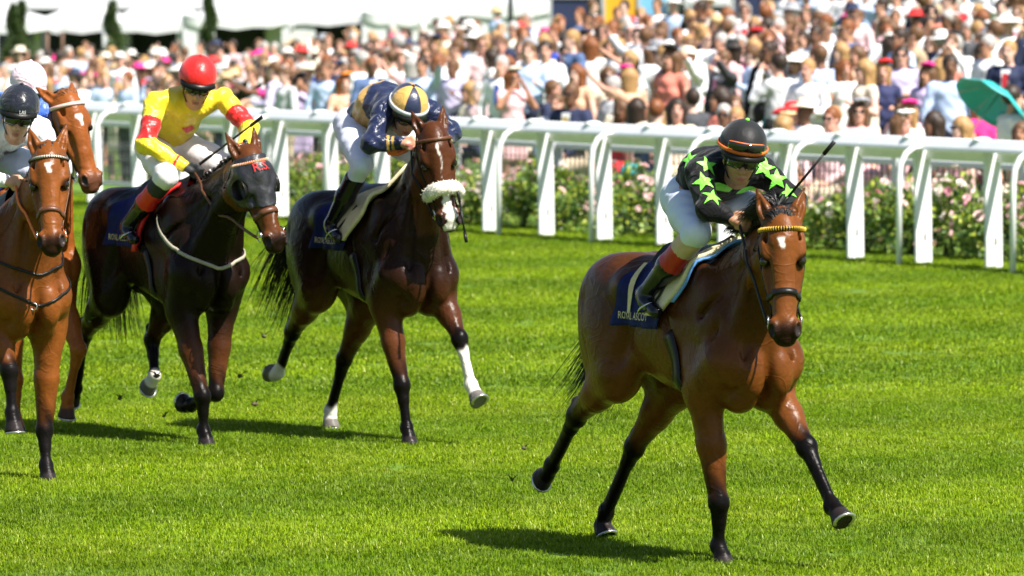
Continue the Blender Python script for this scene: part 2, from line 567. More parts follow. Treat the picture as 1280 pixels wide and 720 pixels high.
            bk = unit(-a * 0 - c * 0.9 + back * 0.6)
            hk = kn - c * 0.055 + back * 0.045                                    # point of hock
            F.cone(kn, 0.046, hk, 0.024, 0.015)
            F.cone(hk, 0.020, st + (kn - st) * 0.55 + back * 0.045, 0.026, 0.02)
            F.ell(kn, (0.062, 0.050, 0.066), 0.018)
            S['chains'][nm] = [st, kn, fe, ho]
            rc = 0.037
        c = unit(fe - kn)
        bh = unit(np.cross(c, (0, 1, 0))); bh = bh if bh[0] < 0 or (abs(bh[0]) < .2 and bh[2] > 0) else -bh   # behind the cannon
        if nm in S.get('folded', ()): bh = -bh
        F.cone(kn, 0.046, kn + c * 0.10, rc, 0.02)
        F.cone(kn + c * 0.06, rc, fe, rc * 0.97, 0.02, (0, 1, 0), 0.85)
        F.cone(kn + c * 0.07 + bh * 0.026, 0.017, fe + bh * 0.024, 0.019, 0.012)
        F.ell(fe + bh * 0.008, (0.045, 0.041, 0.047), 0.015)
        F.ell(fe + bh * 0.035 + c * 0.01, (0.018, 0.018, 0.02), 0.012)
        d = unit(ho - fe); L = np.linalg.norm(ho - fe)
        cor = fe + d * max(L - 0.075, 0.045)
        F.cone(fe, 0.038, cor, 0.039, 0.015)
        # hoof: a cone that widens to a flat sole
        ax = unit(S.get('hoofdir', {}).get(nm, d * 0.8 + np.array([0, 0, -0.5])))
        s0 = cor + ax * 0.072
        F.cone(cor + ax * 0.005, 0.044, s0, 0.057, 0.006)
        tow = unit(-bh - ax * np.dot(-bh, ax))
        F.cone(cor + ax * 0.02 + tow * 0.006, 0.042, s0 + tow * 0.024, 0.048, 0.006)
        F.cut(s0 + ax * 0.0, ax, 0.13)
        S.setdefault('hoof', {})[nm] = (cor, ax, s0, tow)
    F.F += 0.0025 * (np.sin(X * 23)[:, None, None] * np.sin(Z * 19)[None, None, :] * np.sin(Y * 27 + 0.6)[None, :, None])
    return F
def seg_t(P, a, b):
    ab = b - a
    t = np.clip(((P - a) @ ab) / (ab @ ab), 0, 1)
    return t, np.linalg.norm(P - a - t[:, None] * ab, axis=1)
def smooth01(x): x = np.clip(x, 0, 1); return x * x * (3 - 2 * x)
def coat_material(name, body, dark, gloss=0.34):
    m, nt, b = nodes(name)
    at = nt.nodes.new('ShaderNodeAttribute'); at.attribute_name = 'coat'        # r: black points and darkened top, g: white hair, b: bare dark skin or horn
    sp = nt.nodes.new('ShaderNodeSeparateColor'); nt.links.new(at.outputs['Color'], sp.inputs[0])
    n1 = noise(nt, 5.0, 4); n2 = noise(nt, 46.0, 3, 0.6, stretch=(0.35, 1, 1))
    c = ramp(nt, n1, tuple(x * 0.66 for x in body), tuple(min(1, x * 1.30) for x in body), 0.3, 0.7)
    c = mixc(nt, 0.30, c, ramp(nt, n2, tuple(x * 0.55 for x in body), tuple(x * 1.35 for x in body), 0.3, 0.7))
    c = mixc(nt, sp.outputs[0], c, dark)
    c = mixc(nt, sp.outputs[1], c, (0.72, 0.66, 0.60))
    c = mixc(nt, sp.outputs[2], c, (0.028, 0.022, 0.022))
    nt.links.new(c, b.inputs['Base Color'])
    rr = ramp(nt, n1, (gloss - .06,) * 3, (gloss + .14,) * 3, 0.3, 0.7)
    nt.links.new(rr, b.inputs['Roughness'])
    nt.links.new(ramp(nt, sp.outputs[0], (.17, .17, .17), (.10, .10, .10)), b.inputs['Specular IOR Level'])
    b.inputs['Sheen Weight'].default_value = 0.0
    b.inputs['Sheen Roughness'].default_value = 0.4
    rg_ = nt.nodes.new('ShaderNodeTexNoise'); rg_.inputs['Scale'].default_value = 5.5; rg_.inputs['Detail'].default_value = 1.0; rg_.inputs['Distortion'].default_value = 1.2
    tc_ = nt.nodes.new('ShaderNodeTexCoord'); nt.links.new(tc_.outputs['Object'], rg_.inputs['Vector'])
    vein = ramp(nt, rg_.outputs['Fac'], (0, 0, 0), (0, 0, 0), 0.44, 0.56)
    cr_ = vein.node.color_ramp; e_ = cr_.elements.new(0.5); e_.color = (1, 1, 1, 1); cr_.interpolation = 'EASE'
    h1 = noise(nt, 60.0, 4, 0.65, stretch=(0.3, 1, 1)); h2 = noise(nt, 11.0, 3, 0.55)
    mh = nt.nodes.new('ShaderNodeMath'); mh.operation = 'MULTIPLY_ADD'; mh.inputs[1].default_value = 0.22
    nt.links.new(h1, mh.inputs[0]); nt.links.new(h2, mh.inputs[2])
    m2_ = nt.nodes.new('ShaderNodeMath'); m2_.operation = 'MULTIPLY_ADD'; m2_.inputs[1].default_value = 0.18
    nt.links.new(vein, m2_.inputs[0]); nt.links.new(mh.outputs[0], m2_.inputs[2])
    bump(nt, b, m2_.outputs[0], 0.30, 0.022)
    return m
def coat_masks(S, v):
    """where the coat is black, white, or bare skin"""
    n = len(v)
    blk = np.zeros(n); wht = np.zeros(n); skin = np.zeros(n)
    for nm, ch in S['chains'].items():
        st, kn, fe, ho = ch
        t0, d0 = seg_t(v, st, kn); t1, d1 = seg_t(v, kn, fe); t2, d2 = seg_t(v, fe, ho)
        jit = 0.06 * np.sin(v[:, 1] * 70 + v[:, 2] * 31)
        lim = S.get('black_from', 0.55)
        near = d0 < 0.12
        low = (d1 < 0.085) | (d2 < 0.10)
        along = np.where((t0 > 0.97) | (np.minimum(d1, d2) < d0), 1.2, t0)
        b = smooth01((along + jit - lim) / 0.45) * ((d0 < 0.13) | low)
        if not S.get('no_black'): blk = np.maximum(blk, b * ((along < 1) | low))
        elif low.any(): blk = np.maximum(blk, 0.55 * smooth01((t2 - 0.2) / 0.5) * (d2 < 0.1) * (t1 > 0.9))
        sock = S.get('socks', {}).get(nm)
        if sock is not None:
            w = smooth01((t1 + jit * 0.7 - sock) / 0.10) * (d1 < 0.075)
            wht = np.maximum(wht, np.where(t1 > 0.98, 1.0 * (d2 < 0.10), w))
        cor, ax, s0, tow = S['hoof'][nm]
        q = (v - cor) @ ax
        hf = smooth01((q - 0.002) / 0.012) * (np.linalg.norm(v - s0, axis=1) < 0.13)
        if sock is not None: wht = wht * (1 - hf * 0.75); skin = np.maximum(skin, hf * 0.25)
        else: skin = np.maximum(skin, hf * 0.8)
    p, u, f, l = head_frame(S); h = S.get('hs', 1.06)
    w = v - p
    a = (w @ u) / h; b = (w @ l) / h; c = (w @ f) / h
    inhead = (a > -0.25) & (a < 0.68) & (abs(b) < 0.16) & (c > -0.26) & (c < 0.12)
    mz = smooth01((a - 0.475 + 0.25 * (c + 0.02)) / 0.07) * inhead
    blk = np.maximum(blk, mz * S.get('muzzle_dark', 0.92))
    for s in (-1, 1):
        d = np.linalg.norm(np.stack([(a - 0.535) / 1.35, b - s * 0.062, c - 0.012], 1), axis=1)
        skin = np.maximum(skin, smooth01((0.028 - d) / 0.010) * inhead)
        d = np.linalg.norm(np.stack([a - 0.208, b - s * 0.09, (c + 0.018)], 1), axis=1)
        blk = np.maximum(blk, 0.85 * smooth01((0.046 - d) / 0.018) * inhead)
        blk = np.maximum(blk, 0.7 * smooth01((-a - 0.10) / 0.06) * inhead * (abs(b) > 0.02))     # ear tips
    for (a0, a1, w0, w1, cx) in S.get('blaze', ()):
        tt = np.clip((a - a0) / (a1 - a0), 0, 1)
        ww = (w0 + (w1 - w0) * tt) * (1 + 0.35 * np.sin(a * 95) * np.sin(a * 41 + 1))
        m = smooth01((ww - np.abs(b - cx - 0.008 * np.sin(a * 40))) / 0.008) * smooth01((a - a0) / 0.012) * smooth01((a1 - a) / 0.012) * (c > -0.035) * inhead
        wht = np.maximum(wht, m)
    blk = np.where(wht > 0.5, blk * 0.2, blk)
    tb = S.get('topdark', 0.0)                                                  # darker back and neck: dark-bay pigment, on the leader partly painted shade
    if tb:
        g = smooth01((v[:, 2] - S.get('darkz', 0.95)) / 0.45) * tb * (1 - inhead * S.get('headlight', 0.8))
        blk = np.maximum(blk, g)
    return np.stack([blk, wht, skin], 1)
def strand_group(rng, n, root, dirf, length, r, seg=6, F=None):
    """many thin tapering hairs: root(i)->point, dirf(i,t)->step direction"""
    mb = MB()
    for i in range(n):
        p = np.array(root(i), float); pts = [p]
        L = length * rng.uniform(0.6, 1.1)
        for k in range(seg):
            p = p + unit(dirf(i, (k + 0.5) / seg, p)) * L / seg
            pts.append(p)
        if F is not None:
            A = np.array(pts)
            for _ in range(2): A = A + F.grad(A) * np.maximum(0.006 - F.sample(A), 0)[:, None]
            pts = list(A)
        mb.tube(pts, [r * (1 - 0.85 * k / seg) for k in range(seg + 1)], 3)
    return mb
def build_horse(S):
    rng = random.Random(S['seed'])
    root = empty('horse', S['O'], THETA - math.pi / 2)
    tag(root, S['label'], 'horse', 'racehorses galloping on the turf')
    F = horse_field(S); S['F'] = F; S['root'] = root
    v, q = F.mesh(); v = relax(v, q, 1, 0.5)
    body = mesh('body', v, q, S['coat'], root)
    vcol(body.data, 'coat', coat_masks(S, v))
    p, u, f, l = head_frame(S); h = S.get('hs', 1.06)
    def P(a, b, c): return p + h * (u * a + l * b + f * c)
    S['P'] = P
    for s in (-1, 1):
        mb = MB(); mb.ball(P(0.208, s * 0.084, -0.020), 0.0235 * h, 14, 10)
        mb.build('eye', MATS['horse_eye'], root)
    # shoes
    for nm, (cor, ax, s0, tow) in S['hoof'].items():
        mb = MB(); side = unit(np.cross(ax, tow)); pts = []
        for k in range(11):
            w = -2.2 + 4.4 * k / 10
            pts.append(s0 + ax * 0.001 + tow * (0.016 + 0.052 * math.cos(w)) + side * 0.050 * math.sin(w))
        mb.ribbon(pts, [ax] * 11, 0.016, 0.007)
        mb.build('horseshoe', MATS['shoe'], root)
    # mane: hairs rooted along the crest, falling to the far side and blown back
    dz = S.get('dz', 0)
    top = p + u * 0.03 - f * 0.05; w0 = np.array([0.36, 0, 1.58 + dz])
    cen = np.array([0.50, 0, 1.33 + dz])
    mid = (cen + p + u * 0.085 - f * 0.085) / 2 + np.array(S.get('neck', (0, 0, 0.06)))
    upn = unit(np.cross(np.cross(top - w0, (0, 0, 1)), top - w0)); upn = upn if upn[2] > 0 else -upn
    ts = np.linspace(0.02, 1, 40)
    base = np.stack([w0 + (top - w0) * t for t in ts]); axisp = np.stack([(cen + (mid - cen) * min(1, 2 * t)) if t < .5 else (mid + (p + u * .085 - f * .085 - mid) * (2 * t - 1)) for t in ts])
    crest = F.out(axisp, np.tile(upn, (40, 1)), 0.002, 0.5)
    S['crest'] = crest
    lift = S.get('mane_lift', 0.3); ms = S.get('mane_side', 1)
    def mroot(i):
        t = S.get('mane_from', 0.0) + (1 - S.get('mane_from', 0.0)) * rng.random(); k = int(t * 39)
        return crest[k] + np.array([rng.uniform(-.012, .012), rng.uniform(-.018, .018), 0])
    jit = [(rng.uniform(-.35, .35), rng.uniform(-.35, .35), rng.uniform(-.35, .35)) for _ in range(3000)]
    if not S.get('plaited'):
        def mdir(i, t, pp):
            j = jit[i]
            return np.array([-0.55 + j[0], ms * (0.55 + 0.5 * t) + j[1], lift * (1 - t) * 1.6 - 1.0 * t + j[2] * .5])
        strand_group(rng, S.get('mane_n', 520), mroot, mdir, S.get('mane_len', 0.17), 0.0046, 5, F).build('mane', S['hair'], root)
    else:
        for k in range(2, 39, 3):                                              # plaited knots along the crest
            mb = MB()
            for e in range(3):
                mb.ball(crest[k] + np.array([rng.uniform(-.012, .012), rng.uniform(-.012, .012), 0.008 + 0.013 * e]), (0.019, 0.017, 0.015), 8, 6)
            mb.build('mane_plait', S['hair'], root)
            if k % 2: MB().ball(crest[k] + np.array([0.005, -.012, 0.045]), 0.007, 6, 5).build('plait_band', MATS['white_leather'], root)
    def froot(i): return P(0.02 + 0.05 * rng.random(), rng.uniform(-.03, .03), 0.0 + 0.02 * rng.random())
    fd = S.get('forelock', (0, 0))
    def fdir(i, t, pp):
        j = jit[i + 900]
        return (-u * (1 - 1.6 * t) * S.get('fore_up', 0.8)) + f * (0.25 - .5 * t) + l * (fd[0] + j[0] * 1.2) + u * j[1] * .5 - np.array([.5, 0, 0]) * t
    if S.get('fore_n', 110): strand_group(rng, S.get('fore_n', 110), froot, fdir, S.get('fore_len', 0.13), 0.0035, 5).build('forelock', S['hair'], root)
    # tail
    tr = F.out([np.array([-0.5, 0, 1.40 + dz])], [np.array([-1, 0, 0.02])], -0.03, 0.6)[0]
    td = S.get('tail', (-0.9, -0.1, -0.5)); tl = S.get('tail_len', 0.75)
    ang = [rng.uniform(0, 6.283) for _ in range(3000)]; rr = [rng.random() ** .5 for _ in range(3000)]
    def troot(i): return tr + 0.028 * rr[i] * np.array([0.2, math.cos(ang[i]), math.sin(ang[i])])
    tw = np.array(S.get('tail_turn', (0, -0.1, -0.9)))
    def tdir(i, t, pp):
        j = jit[i + 1400]
        return np.array(td) * (1 - t) + tw * t + np.array([0.35 * j[0] + .18 * math.sin(t * 7 + ang[i]), (0.22 * math.cos(ang[i]) + .5 * j[1]) * rr[i] * (1.1 - t * .6), (0.2 * math.sin(ang[i]) + j[2] * .4) * (1.1 - .6 * t)])
    strand_group(rng, S.get('tail_n', 420), troot, tdir, tl, 0.0050, 8).build('tail', S['hair'], root)
    return S
MATS['horse_eye'] = mat('horse_eye', (0.012, 0.008, 0.006), 0.08, 0.1, spec=0.6)
MATS['shoe'] = mat('horseshoe_aluminium', (0.55, 0.55, 0.54), 0.35, 0.15, 60, metal=0.9)
MATS['white_leather'] = mat('white_leather', (0.74, 0.72, 0.68), 0.5, 0.08, 40)
HAIR_BLACK = mat('black_horsehair', (0.014, 0.012, 0.012), 0.36, 0.3, 60, spec=0.5)
HAIR_RED = mat('chestnut_horsehair', (0.24, 0.085, 0.025), 0.42, 0.3, 60, spec=0.5)
BAY = coat_material('bright_bay_coat', (0.128, 0.039, 0.0070), (0.0042, 0.0032, 0.003), 0.31)
DARK = coat_material('dark_bay_coat', (0.085, 0.026, 0.008), (0.0045, 0.0032, 0.003), 0.30)
BROWN = coat_material('nearly_black_coat', (0.095, 0.030, 0.009), (0.0045, 0.0034, 0.003), 0.30)
BAY2 = coat_material('red_bay_coat', (0.175, 0.052, 0.009), (0.006, 0.0045, 0.0045), 0.33)
CHEST = coat_material('chestnut_coat', (0.23, 0.066, 0.013), (0.05, 0.03, 0.025), 0.34)
def origin(foot, fx, fy):
    return on_z(*foot) - fx * HEAD_W - fy * LEFT_W
H1 = dict(seed=1, O=origin((901, 705), .50, -.12), dz=-0.05, coat=BAY, hair=HAIR_BLACK,
    label='bright bay racehorse with a white star leading the field under the jockey in green stars',
    poll=(1.045, -.10, 1.755), muzzle=(1.175, -.155, 1.16), face=CAM_L, neck=(0.0, 0.0, 0.03), ear=(0.30, -0.12), topdark=0.55, darkz=.88, headlight=1.0,  # the darkened top also holds shade painted onto neck and flank
    rf=((.40, -.155, .85), (.488, -.125, .325), (.455, -.105, .105), (.535, -.10, .005)), hoofdir={'rf': (0.25, 0, -1), 'lh': (.5, 0, -.8), 'lf': (0.55, 0, -.55), 'rh': (-.8, 0, -.35)},
    lf=((.53, .16, .88), (.835, .17, .610), (1.06, .18, .340), (1.175, .18, .275)),
    lh=((-.42, .165, .87), (-.80, .13, .51), (-1.045, .105, .16), (-1.13, .10, .03)),
    rh=((-.44, -.175, .91), (-.905, -.15, .67), (-1.215, -.12, .395), (-1.325, -.12, .30)),
    blaze=((.105, .165, .020, .010, .0),), tail=(-.30, .10, -.95), tail_turn=(-.85, -.08, -.75), tail_len=.78, tail_n=300, mane_lift=.9, mane_len=.17, mane_side=-.40, mane_from=.30, mane_n=1300, fore_up=1.3, fore_len=.13, fore_n=380)
H2 = dict(seed=2, O=origin((512, 556), .72, -.12), dz=-0.02, coat=DARK, hair=HAIR_BLACK,
    label='dark bay racehorse wearing a sheepskin noseband under the jockey in navy and gold',
    poll=(.905, -.05, 1.965), muzzle=(1.03, -.01, 1.42), face=(.93, -.34, .3), neck=(-.02, 0, .0), ear=(0.22, -.25), topdark=0.85, darkz=.68, headlight=.75,
    rf=((.48, -.155, .86), (.634, -.13, .385), (.685, -.12, .125), (.745, -.12, .01)), hoofdir={'rf': (0.2, 0, -1), 'lh': (.2, 0, -1), 'lf': (.6, 0, -.6), 'rh': (-.75, 0, .25)},
    lf=((.60, .16, .93), (.83, .17, .672), (.965, .18, .395), (1.065, .18, .29)),
    lh=((-.36, .165, .86), (-.645, .13, .47), (-.785, .105, .135), (-.805, .10, .02)),
    rh=((-.42, -.175, .93), (-.815, -.15, .645), (-1.075, -.12, .37), (-1.175, -.12, .33)),
    socks={'lf': .20, 'lh': .82, 'rh': .72}, blaze=((.085, .25, .010, .005, .0), (.25, .30, .004, .004, .0), (.36, .60, .028, .040, .006)), muzzle_dark=.8,
    tail=(-.6, -.05, -.35), tail_turn=(-.35, -.12, -.9), tail_len=.85, mane_len=.10, mane_lift=.3, fore_n=0)
H3 = dict(seed=3, O=origin((257, 557), .80, -.12), dz=0.0, coat=BROWN, hair=HAIR_BLACK, folded=('lf',),
    label='almost black racehorse wearing a black hood under the jockey in yellow and red',
    poll=(1.20, .0, 1.835), muzzle=(1.355, .11, 1.235), face=(.95, -.02, .25), neck=(0, 0, .0), ear=(0.20, -.1), topdark=0.94, darkz=.40, headlight=1.0,
    rf=((.54, -.155, .84), (.775, -.13, .325), (.775, -.12, .115), (.84, -.12, .01)), hoofdir={'rf': (0.2, 0, -1), 'lf': (-.75, 0, .1), 'lh': (-.7, 0, -.5), 'rh': (-.6, 0, -.6)},
    lf=((.50, .14, .84), (.575, .06, .33), (.275, .04, .245), (.15, .035, .20)),
    lh=((-.24, .165, .88), (-.50, .14, .60), (-.40, .11, .385), (-.49, .10, .29)),
    rh=((-.44, -.175, .90), (-.90, -.15, .62), (-1.07, -.12, .27), (-1.15, -.12, .2)),
    socks={'lh': .86}, blaze=((.33, .47, .006, .004, .01),), tail=(-.40, .0, -.75), tail_turn=(.08, .05, -1), tail_len=.80, plaited=True, fore_n=0)
H4 = dict(seed=4, O=origin((58, 600), .64, .10), dz=0.0, coat=BAY2, hair=HAIR_BLACK,
    label='red bay racehorse with a white star wearing a silvery browband behind the yellow jockey',
    poll=(.93, -.02, 1.935), muzzle=(1.135, -.09, 1.36), face=CAM_L, neck=(-.02, 0, .0), ear=(.25, -.05), topdark=.35, headlight=1.0,
    lf=((.56, .15, .84), (.575, .12, .305), (.625, .105, .105), (.675, .10, .005)), hoofdir={'lf': (.2, 0, -1), 'rf': (.15, 0, -1), 'lh': (-.5, 0, -.8), 'rh': (-.5, 0, -.8)},
    rf=((.50, -.155, .90), (.66, -.14, .66), (.70, -.14, .42), (.735, -.14, .31)),
    lh=((-.40, .165, .88), (-.72, .13, .53), (-.80, .105, .16), (-.82, .10, .03)),
    rh=((-.42, -.175, .90), (-.85, -.15, .62), (-1.1, -.12, .36), (-1.2, -.12, .29)),
    blaze=((.10, .165, .020, .010, .01),), mane_len=.12, fore_len=.09, fore_up=1.2)
H5 = dict(seed=5, O=np.array([-3.25, 43.2, 0.0]), dz=0.0, coat=CHEST, hair=HAIR_RED, no_black=True,
    label='chestnut racehorse with its head held high behind the red bay one',
    poll=(.84, .09, 2.155), muzzle=(1.03, .17, 1.60), face=(.96, .04, .4), neck=(-.02, 0, -.02), ear=(.45, -.6), muzzle_dark=.7,
    lf=((.56, .155, .88), (.82, .16, .56), (.68, .15, .25), (.655, .15, .12)), hoofdir={'lf': (-.2, 0, -1), 'rf': (.1, 0, -1), 'lh': (-.5, 0, -.8), 'rh': (-.5, 0, -.8)},
    rf=((.46, -.155, .84), (.50, -.13, .36), (.49, -.12, .11), (.55, -.12, .01)),
    lh=((-.40, .165, .88), (-.72, .13, .53), (-.80, .105, .16), (-.82, .10, .03)),
    rh=((-.42, -.175, .90), (-.85, -.15, .62), (-1.1, -.12, .36), (-1.2, -.12, .29)),
    blaze=((.13, .21, .026, .012, .0),), mane_len=.14, mane_lift=.8, fore_up=1.3, fore_len=.13, fore_n=160)
HORSES = [H1, H2, H3, H4, H5]
for S in HORSES:
    S['O'] = np.array(S['O'], float) - np.array([0, 0, .022])          # the hooves sink into the turf
    build_horse(S)
print('horses', round(time.time() - _T0, 1))
# ------------------------------------------------------------------ tack and printing laid onto the horses' skins
LEATHER = mat('black_leather', (0.008, 0.007, 0.0065), 0.36, 0.25, 60, spec=0.3, bmp=0.1)
BROWN_LEATHER = mat('brown_leather', (0.10, 0.035, 0.014), 0.42, 0.25, 60, bmp=0.1)
STEEL = mat('bit_steel', (0.62, 0.62, 0.63), 0.22, 0.1, 60, metal=1.0)
NAVY_CLOTH = mat('navy_saddle_cloth', (0.005, 0.010, 0.085), 0.7, 0.25, 30, spec=0.2, bmp=0.15, bscale=90)
CREAM = mat('cream_saddle_pad', (0.66, 0.56, 0.36), 0.62, 0.10, 18, bmp=0.12, bscale=60)
BLUE_PAD = mat('sky_blue_pad', (0.12, 0.30, 0.72), 0.6, 0.1, 30)
GOLD_PRINT = mat('gold_print', (0.62, 0.50, 0.24), 0.5, 0.1, 50)
RED_PRINT = mat('red_print', (0.62, 0.02, 0.02), 0.5, 0.1, 50)
WHITE_WEB = mat('white_webbing', (0.33, 0.30, 0.23), 0.6, 0.12, 50, bmp=0.1)
ORANGE_RUBBER = mat('orange_rubber_rein', (0.68, 0.14, 0.022), 0.55, 0.15, 60, bmp=0.15)
WOOL = mat('cream_sheepskin', (0.78, 0.73, 0.62), 0.9, 0.12, 70, bmp=0.5, bscale=160, sheen=0.3)
HOOD_M = mat('black_hood_fabric', (0.020, 0.020, 0.024), 0.42, 0.3, 25, bmp=0.35, bscale=22)

def to_local(S, P): 
    P = np.asarray(P, float) - S['O']
    return np.stack([P @ HEAD_W, P @ LEFT_W, P[..., 2]], -1)
def aim(S, px, py, F=None, off=0.0, near=None):
    """where the line of sight through a pixel first meets a skin, in the horse's frame"""
    F = F or S['F']
    o = to_local(S, CAMP[None])[0]; r = ray(px, py)
    d = np.array([r @ HEAD_W, r @ LEFT_W, r[2]]); d /= np.linalg.norm(d)
    L = np.linalg.norm(o)
    ts = np.linspace(L - 2.6, L + 2.2, 1600)
    v = F.sample(o + d * ts[:, None]) - off
    w = np.where((v[:-1] > 0) & (v[1:] <= 0))[0]
    if not len(w): return None
    j = w[0]; t = ts[j] + (ts[j+1] - ts[j]) * v[j] / (v[j] - v[j+1])
    return o + d * t
def head_ring(S, a, phis, c=-0.055, off=0.003, lean=0.0, F=None):
    """points round the head at distance a below the poll; phi 90 deg is the front of the face; lean tilts the ring"""
    p, u, f, l = head_frame(S); h = S.get('hs', 1.06)
    C, D = [], []
    for ph in phis:
        C.append(p + h * (u * a + f * c)); D.append(l * math.cos(ph) + f * math.sin(ph) + u * lean * math.sin(ph))
    pts = (F or S['F']).out(C, D, off, 0.3, 90)
    return pts, np.array(D)
def bridle(S, strap=None, brow=None, brow_r=0.0085, nose=True, nose_w=0.026, label='', nose_mat=None, beads=False):
    strap = strap or LEATHER
    root = empty('bridle', S['O'], THETA - math.pi / 2)
    tag(root, label, 'bridle', 'bridles on the racehorses')
    P = S['P']; F = S['F']
    if nose:
        ph = np.linspace(0, 2 * math.pi, 40, endpoint=False)
        pts, D = head_ring(S, 0.375, ph, lean=-0.22)
        MB().ribbon(pts, D, nose_w, 0.007, closed=True).build('noseband', nose_mat or strap, root)
    ph = np.linspace(rad(-28), rad(208), 40)
    pts, D = head_ring(S, 0.055, ph, c=-0.06, off=0.006, lean=0.12)
    mb = MB()
    if beads:
        m2 = MB().tube(pts, brow_r, 8)
        bo = m2.build('browband', brow or strap, root)
        tie = MB()
        for k in range(1, len(pts) - 1):
            t = unit(pts[k + 1] - pts[k - 1]); q = pts[k]
            ring = [q + (brow_r * 1.12) * (unit(D[k] - t * D[k].dot(t)) * math.cos(w) + np.cross(t, unit(D[k] - t * D[k].dot(t))) * math.sin(w)) for w in np.linspace(0, 6.283, 9)]
            tie.tube(ring, 0.0022, 4, cap=False)
        tie.build('binding', beads, bo)
    else:
        mb.ribbon(pts, D, 0.022, 0.007).build('browband', brow or strap, root)
    for s in (-1, 1):
        path = [P(a, b * s, c) for a, b, c in ((-0.01, .085, -.10), (.06, .105, -.085), (.14, .11, -.085), (.24, .10, -.085), (.34, .085, -.075), (.42, .072, -.062), (.468, .062, -.056))]
        pts = F.snap(path, 0.004); 
        MB().ribbon(pts, F.grad(pts), 0.014, 0.005).build('cheek_strap', strap, root)
        c0 = P(.485, s * .064, -.050); p, u, f, l = head_frame(S)
        ring = [c0 + 0.030 * (u * math.cos(w) * 1.1 + f * math.sin(w)) + l * s * 0.012 for w in np.linspace(0, 6.283, 17)]
        MB().tube(ring, 0.0042, 6, cap=False).build('bit_ring', STEEL, root)
        MB().tube([P(.485, s * .075, -.050), P(.488, s * .02, -.05)], 0.008, 6).build('bit_mouthpiece', STEEL, root)
    path = [P(a, b, c) for a, b, c in ((.05, -.10, -.10), (.13, -.085, -.20), (.16, -.03, -.245), (.16, .03, -.245), (.13, .085, -.20), (.05, .10, -.10))]
    pts = F.snap(path, 0.006)
    MB().ribbon(pts, F.grad(pts), 0.012, 0.004).build('throat_strap', strap, root)
    # a headpiece behind the ears
    path = [P(-.01, -.085, -.10), P(-.025, -.04, -.075), P(-.03, 0, -.06), P(-.025, .04, -.075), P(-.01, .085, -.10)]
    pts = F.snap(path, 0.005); MB().ribbon(pts, F.grad(pts), 0.022, 0.005).build('headpiece', strap, root)
    S['bridle'] = root
    return root
def rein(S, side, hand, mat_, sag=0.05, r=0.006, mid=None, flat=True):
    P = S['P']
    a = P(.49, side * .078, -.065); b = np.array(hand, float)
    pts = []
    for t in np.linspace(0, 1, 14):
        q = a + (b - a) * t + np.array([0, 0, -sag * 4 * t * (1 - t)])
        if mid is not None: q = q + np.array(mid) * 4 * t * (1 - t)
        pts.append(q)
    P_ = np.array(pts); d = S['F'].sample(P_); g = S['F'].grad(P_)                 # keep it outside the neck
    P_ = P_ + g * np.maximum(0.012 - d, 0)[:, None]
    MB().ribbon(list(P_), [np.array([0, side, 0.2])] * 14, 0.018, 0.005).build('rein', mat_, S['bridle'])
def sheet(S, name, mat_, parent, xf, xb, phmax, off=0.008, thick=0.006, ns=18, nt=40, wob=0.0, cz=1.25, phmin=None, flare=0.0):
    """a cloth over the back: xf/xb(t) front and rear edge, t from 0 (spine) to 1 (bottom edge), phmax degrees down each side"""
    rng = random.Random(5)
    C, D, rows = [], [], []
    tv = np.linspace(-1, 1, nt)
    for t in tv:
        a = abs(t); ph = rad(90) - np.sign(t) * rad(phmax) * a
        for s in np.linspace(0, 1, ns):
            x = xf(a) + (xb(a) - xf(a)) * s
            C.append((x, 0, cz + S.get('dz', 0))); D.append((0, math.cos(ph), math.sin(ph)))
    C = np.array(C); D = np.array(D)
    P_ = S['F'].out(C, D, off, 0.6)
    if wob:
        P_ = P_ + D * (wob * (0.5 + 0.5 * np.sin(C[:, 0] * 38 + D[:, 1] * 6)) * np.abs(np.repeat(tv, ns)) ** 2)[:, None]
    if flare: P_ = P_ + D * (flare * np.abs(np.repeat(tv, ns)) ** 3)[:, None]
    Q = P_ + D * thick
    n = len(P_); fc = []
    for i in range(nt - 1):
        for j in range(ns - 1):
            a, b, c, d = i*ns+j, i*ns+j+1, (i+1)*ns+j+1, (i+1)*ns+j
            fc.append((a, b, c, d)); fc.append((n+d, n+c, n+b, n+a))
    edge = [(i*ns, (i+1)*ns) for i in range(nt-1)] + [((i+1)*ns+ns-1, i*ns+ns-1) for i in range(nt-1)] + [(j+1, j) for j in range(ns-1)] + [((nt-1)*ns+j, (nt-1)*ns+j+1) for j in range(ns-1)]
    fc += [(a, b, n + b, n + a) for a, b in edge]
    return mesh(name, np.concatenate([P_, Q]), fc, mat_, parent)
def text_mesh(txt, size):
    cu = bpy.data.curves.new('lettering', 'FONT'); cu.body = txt; cu.size = size
    cu.align_x = 'CENTER'; cu.align_y = 'CENTER'; cu.resolution_u = 3
    o = bpy.data.objects.new('lettering', cu); COL.objects.link(o)
    dg = bpy.context.evaluated_depsgraph_get()
    me = bpy.data.meshes.new_from_object(o.evaluated_get(dg))
    bpy.data.objects.remove(o)
    v = np.array([x.co[:] for x in me.vertices]); fs = [tuple(p.vertices) for p in me.polygons]
    bpy.data.meshes.remove(me)
    return v, fs
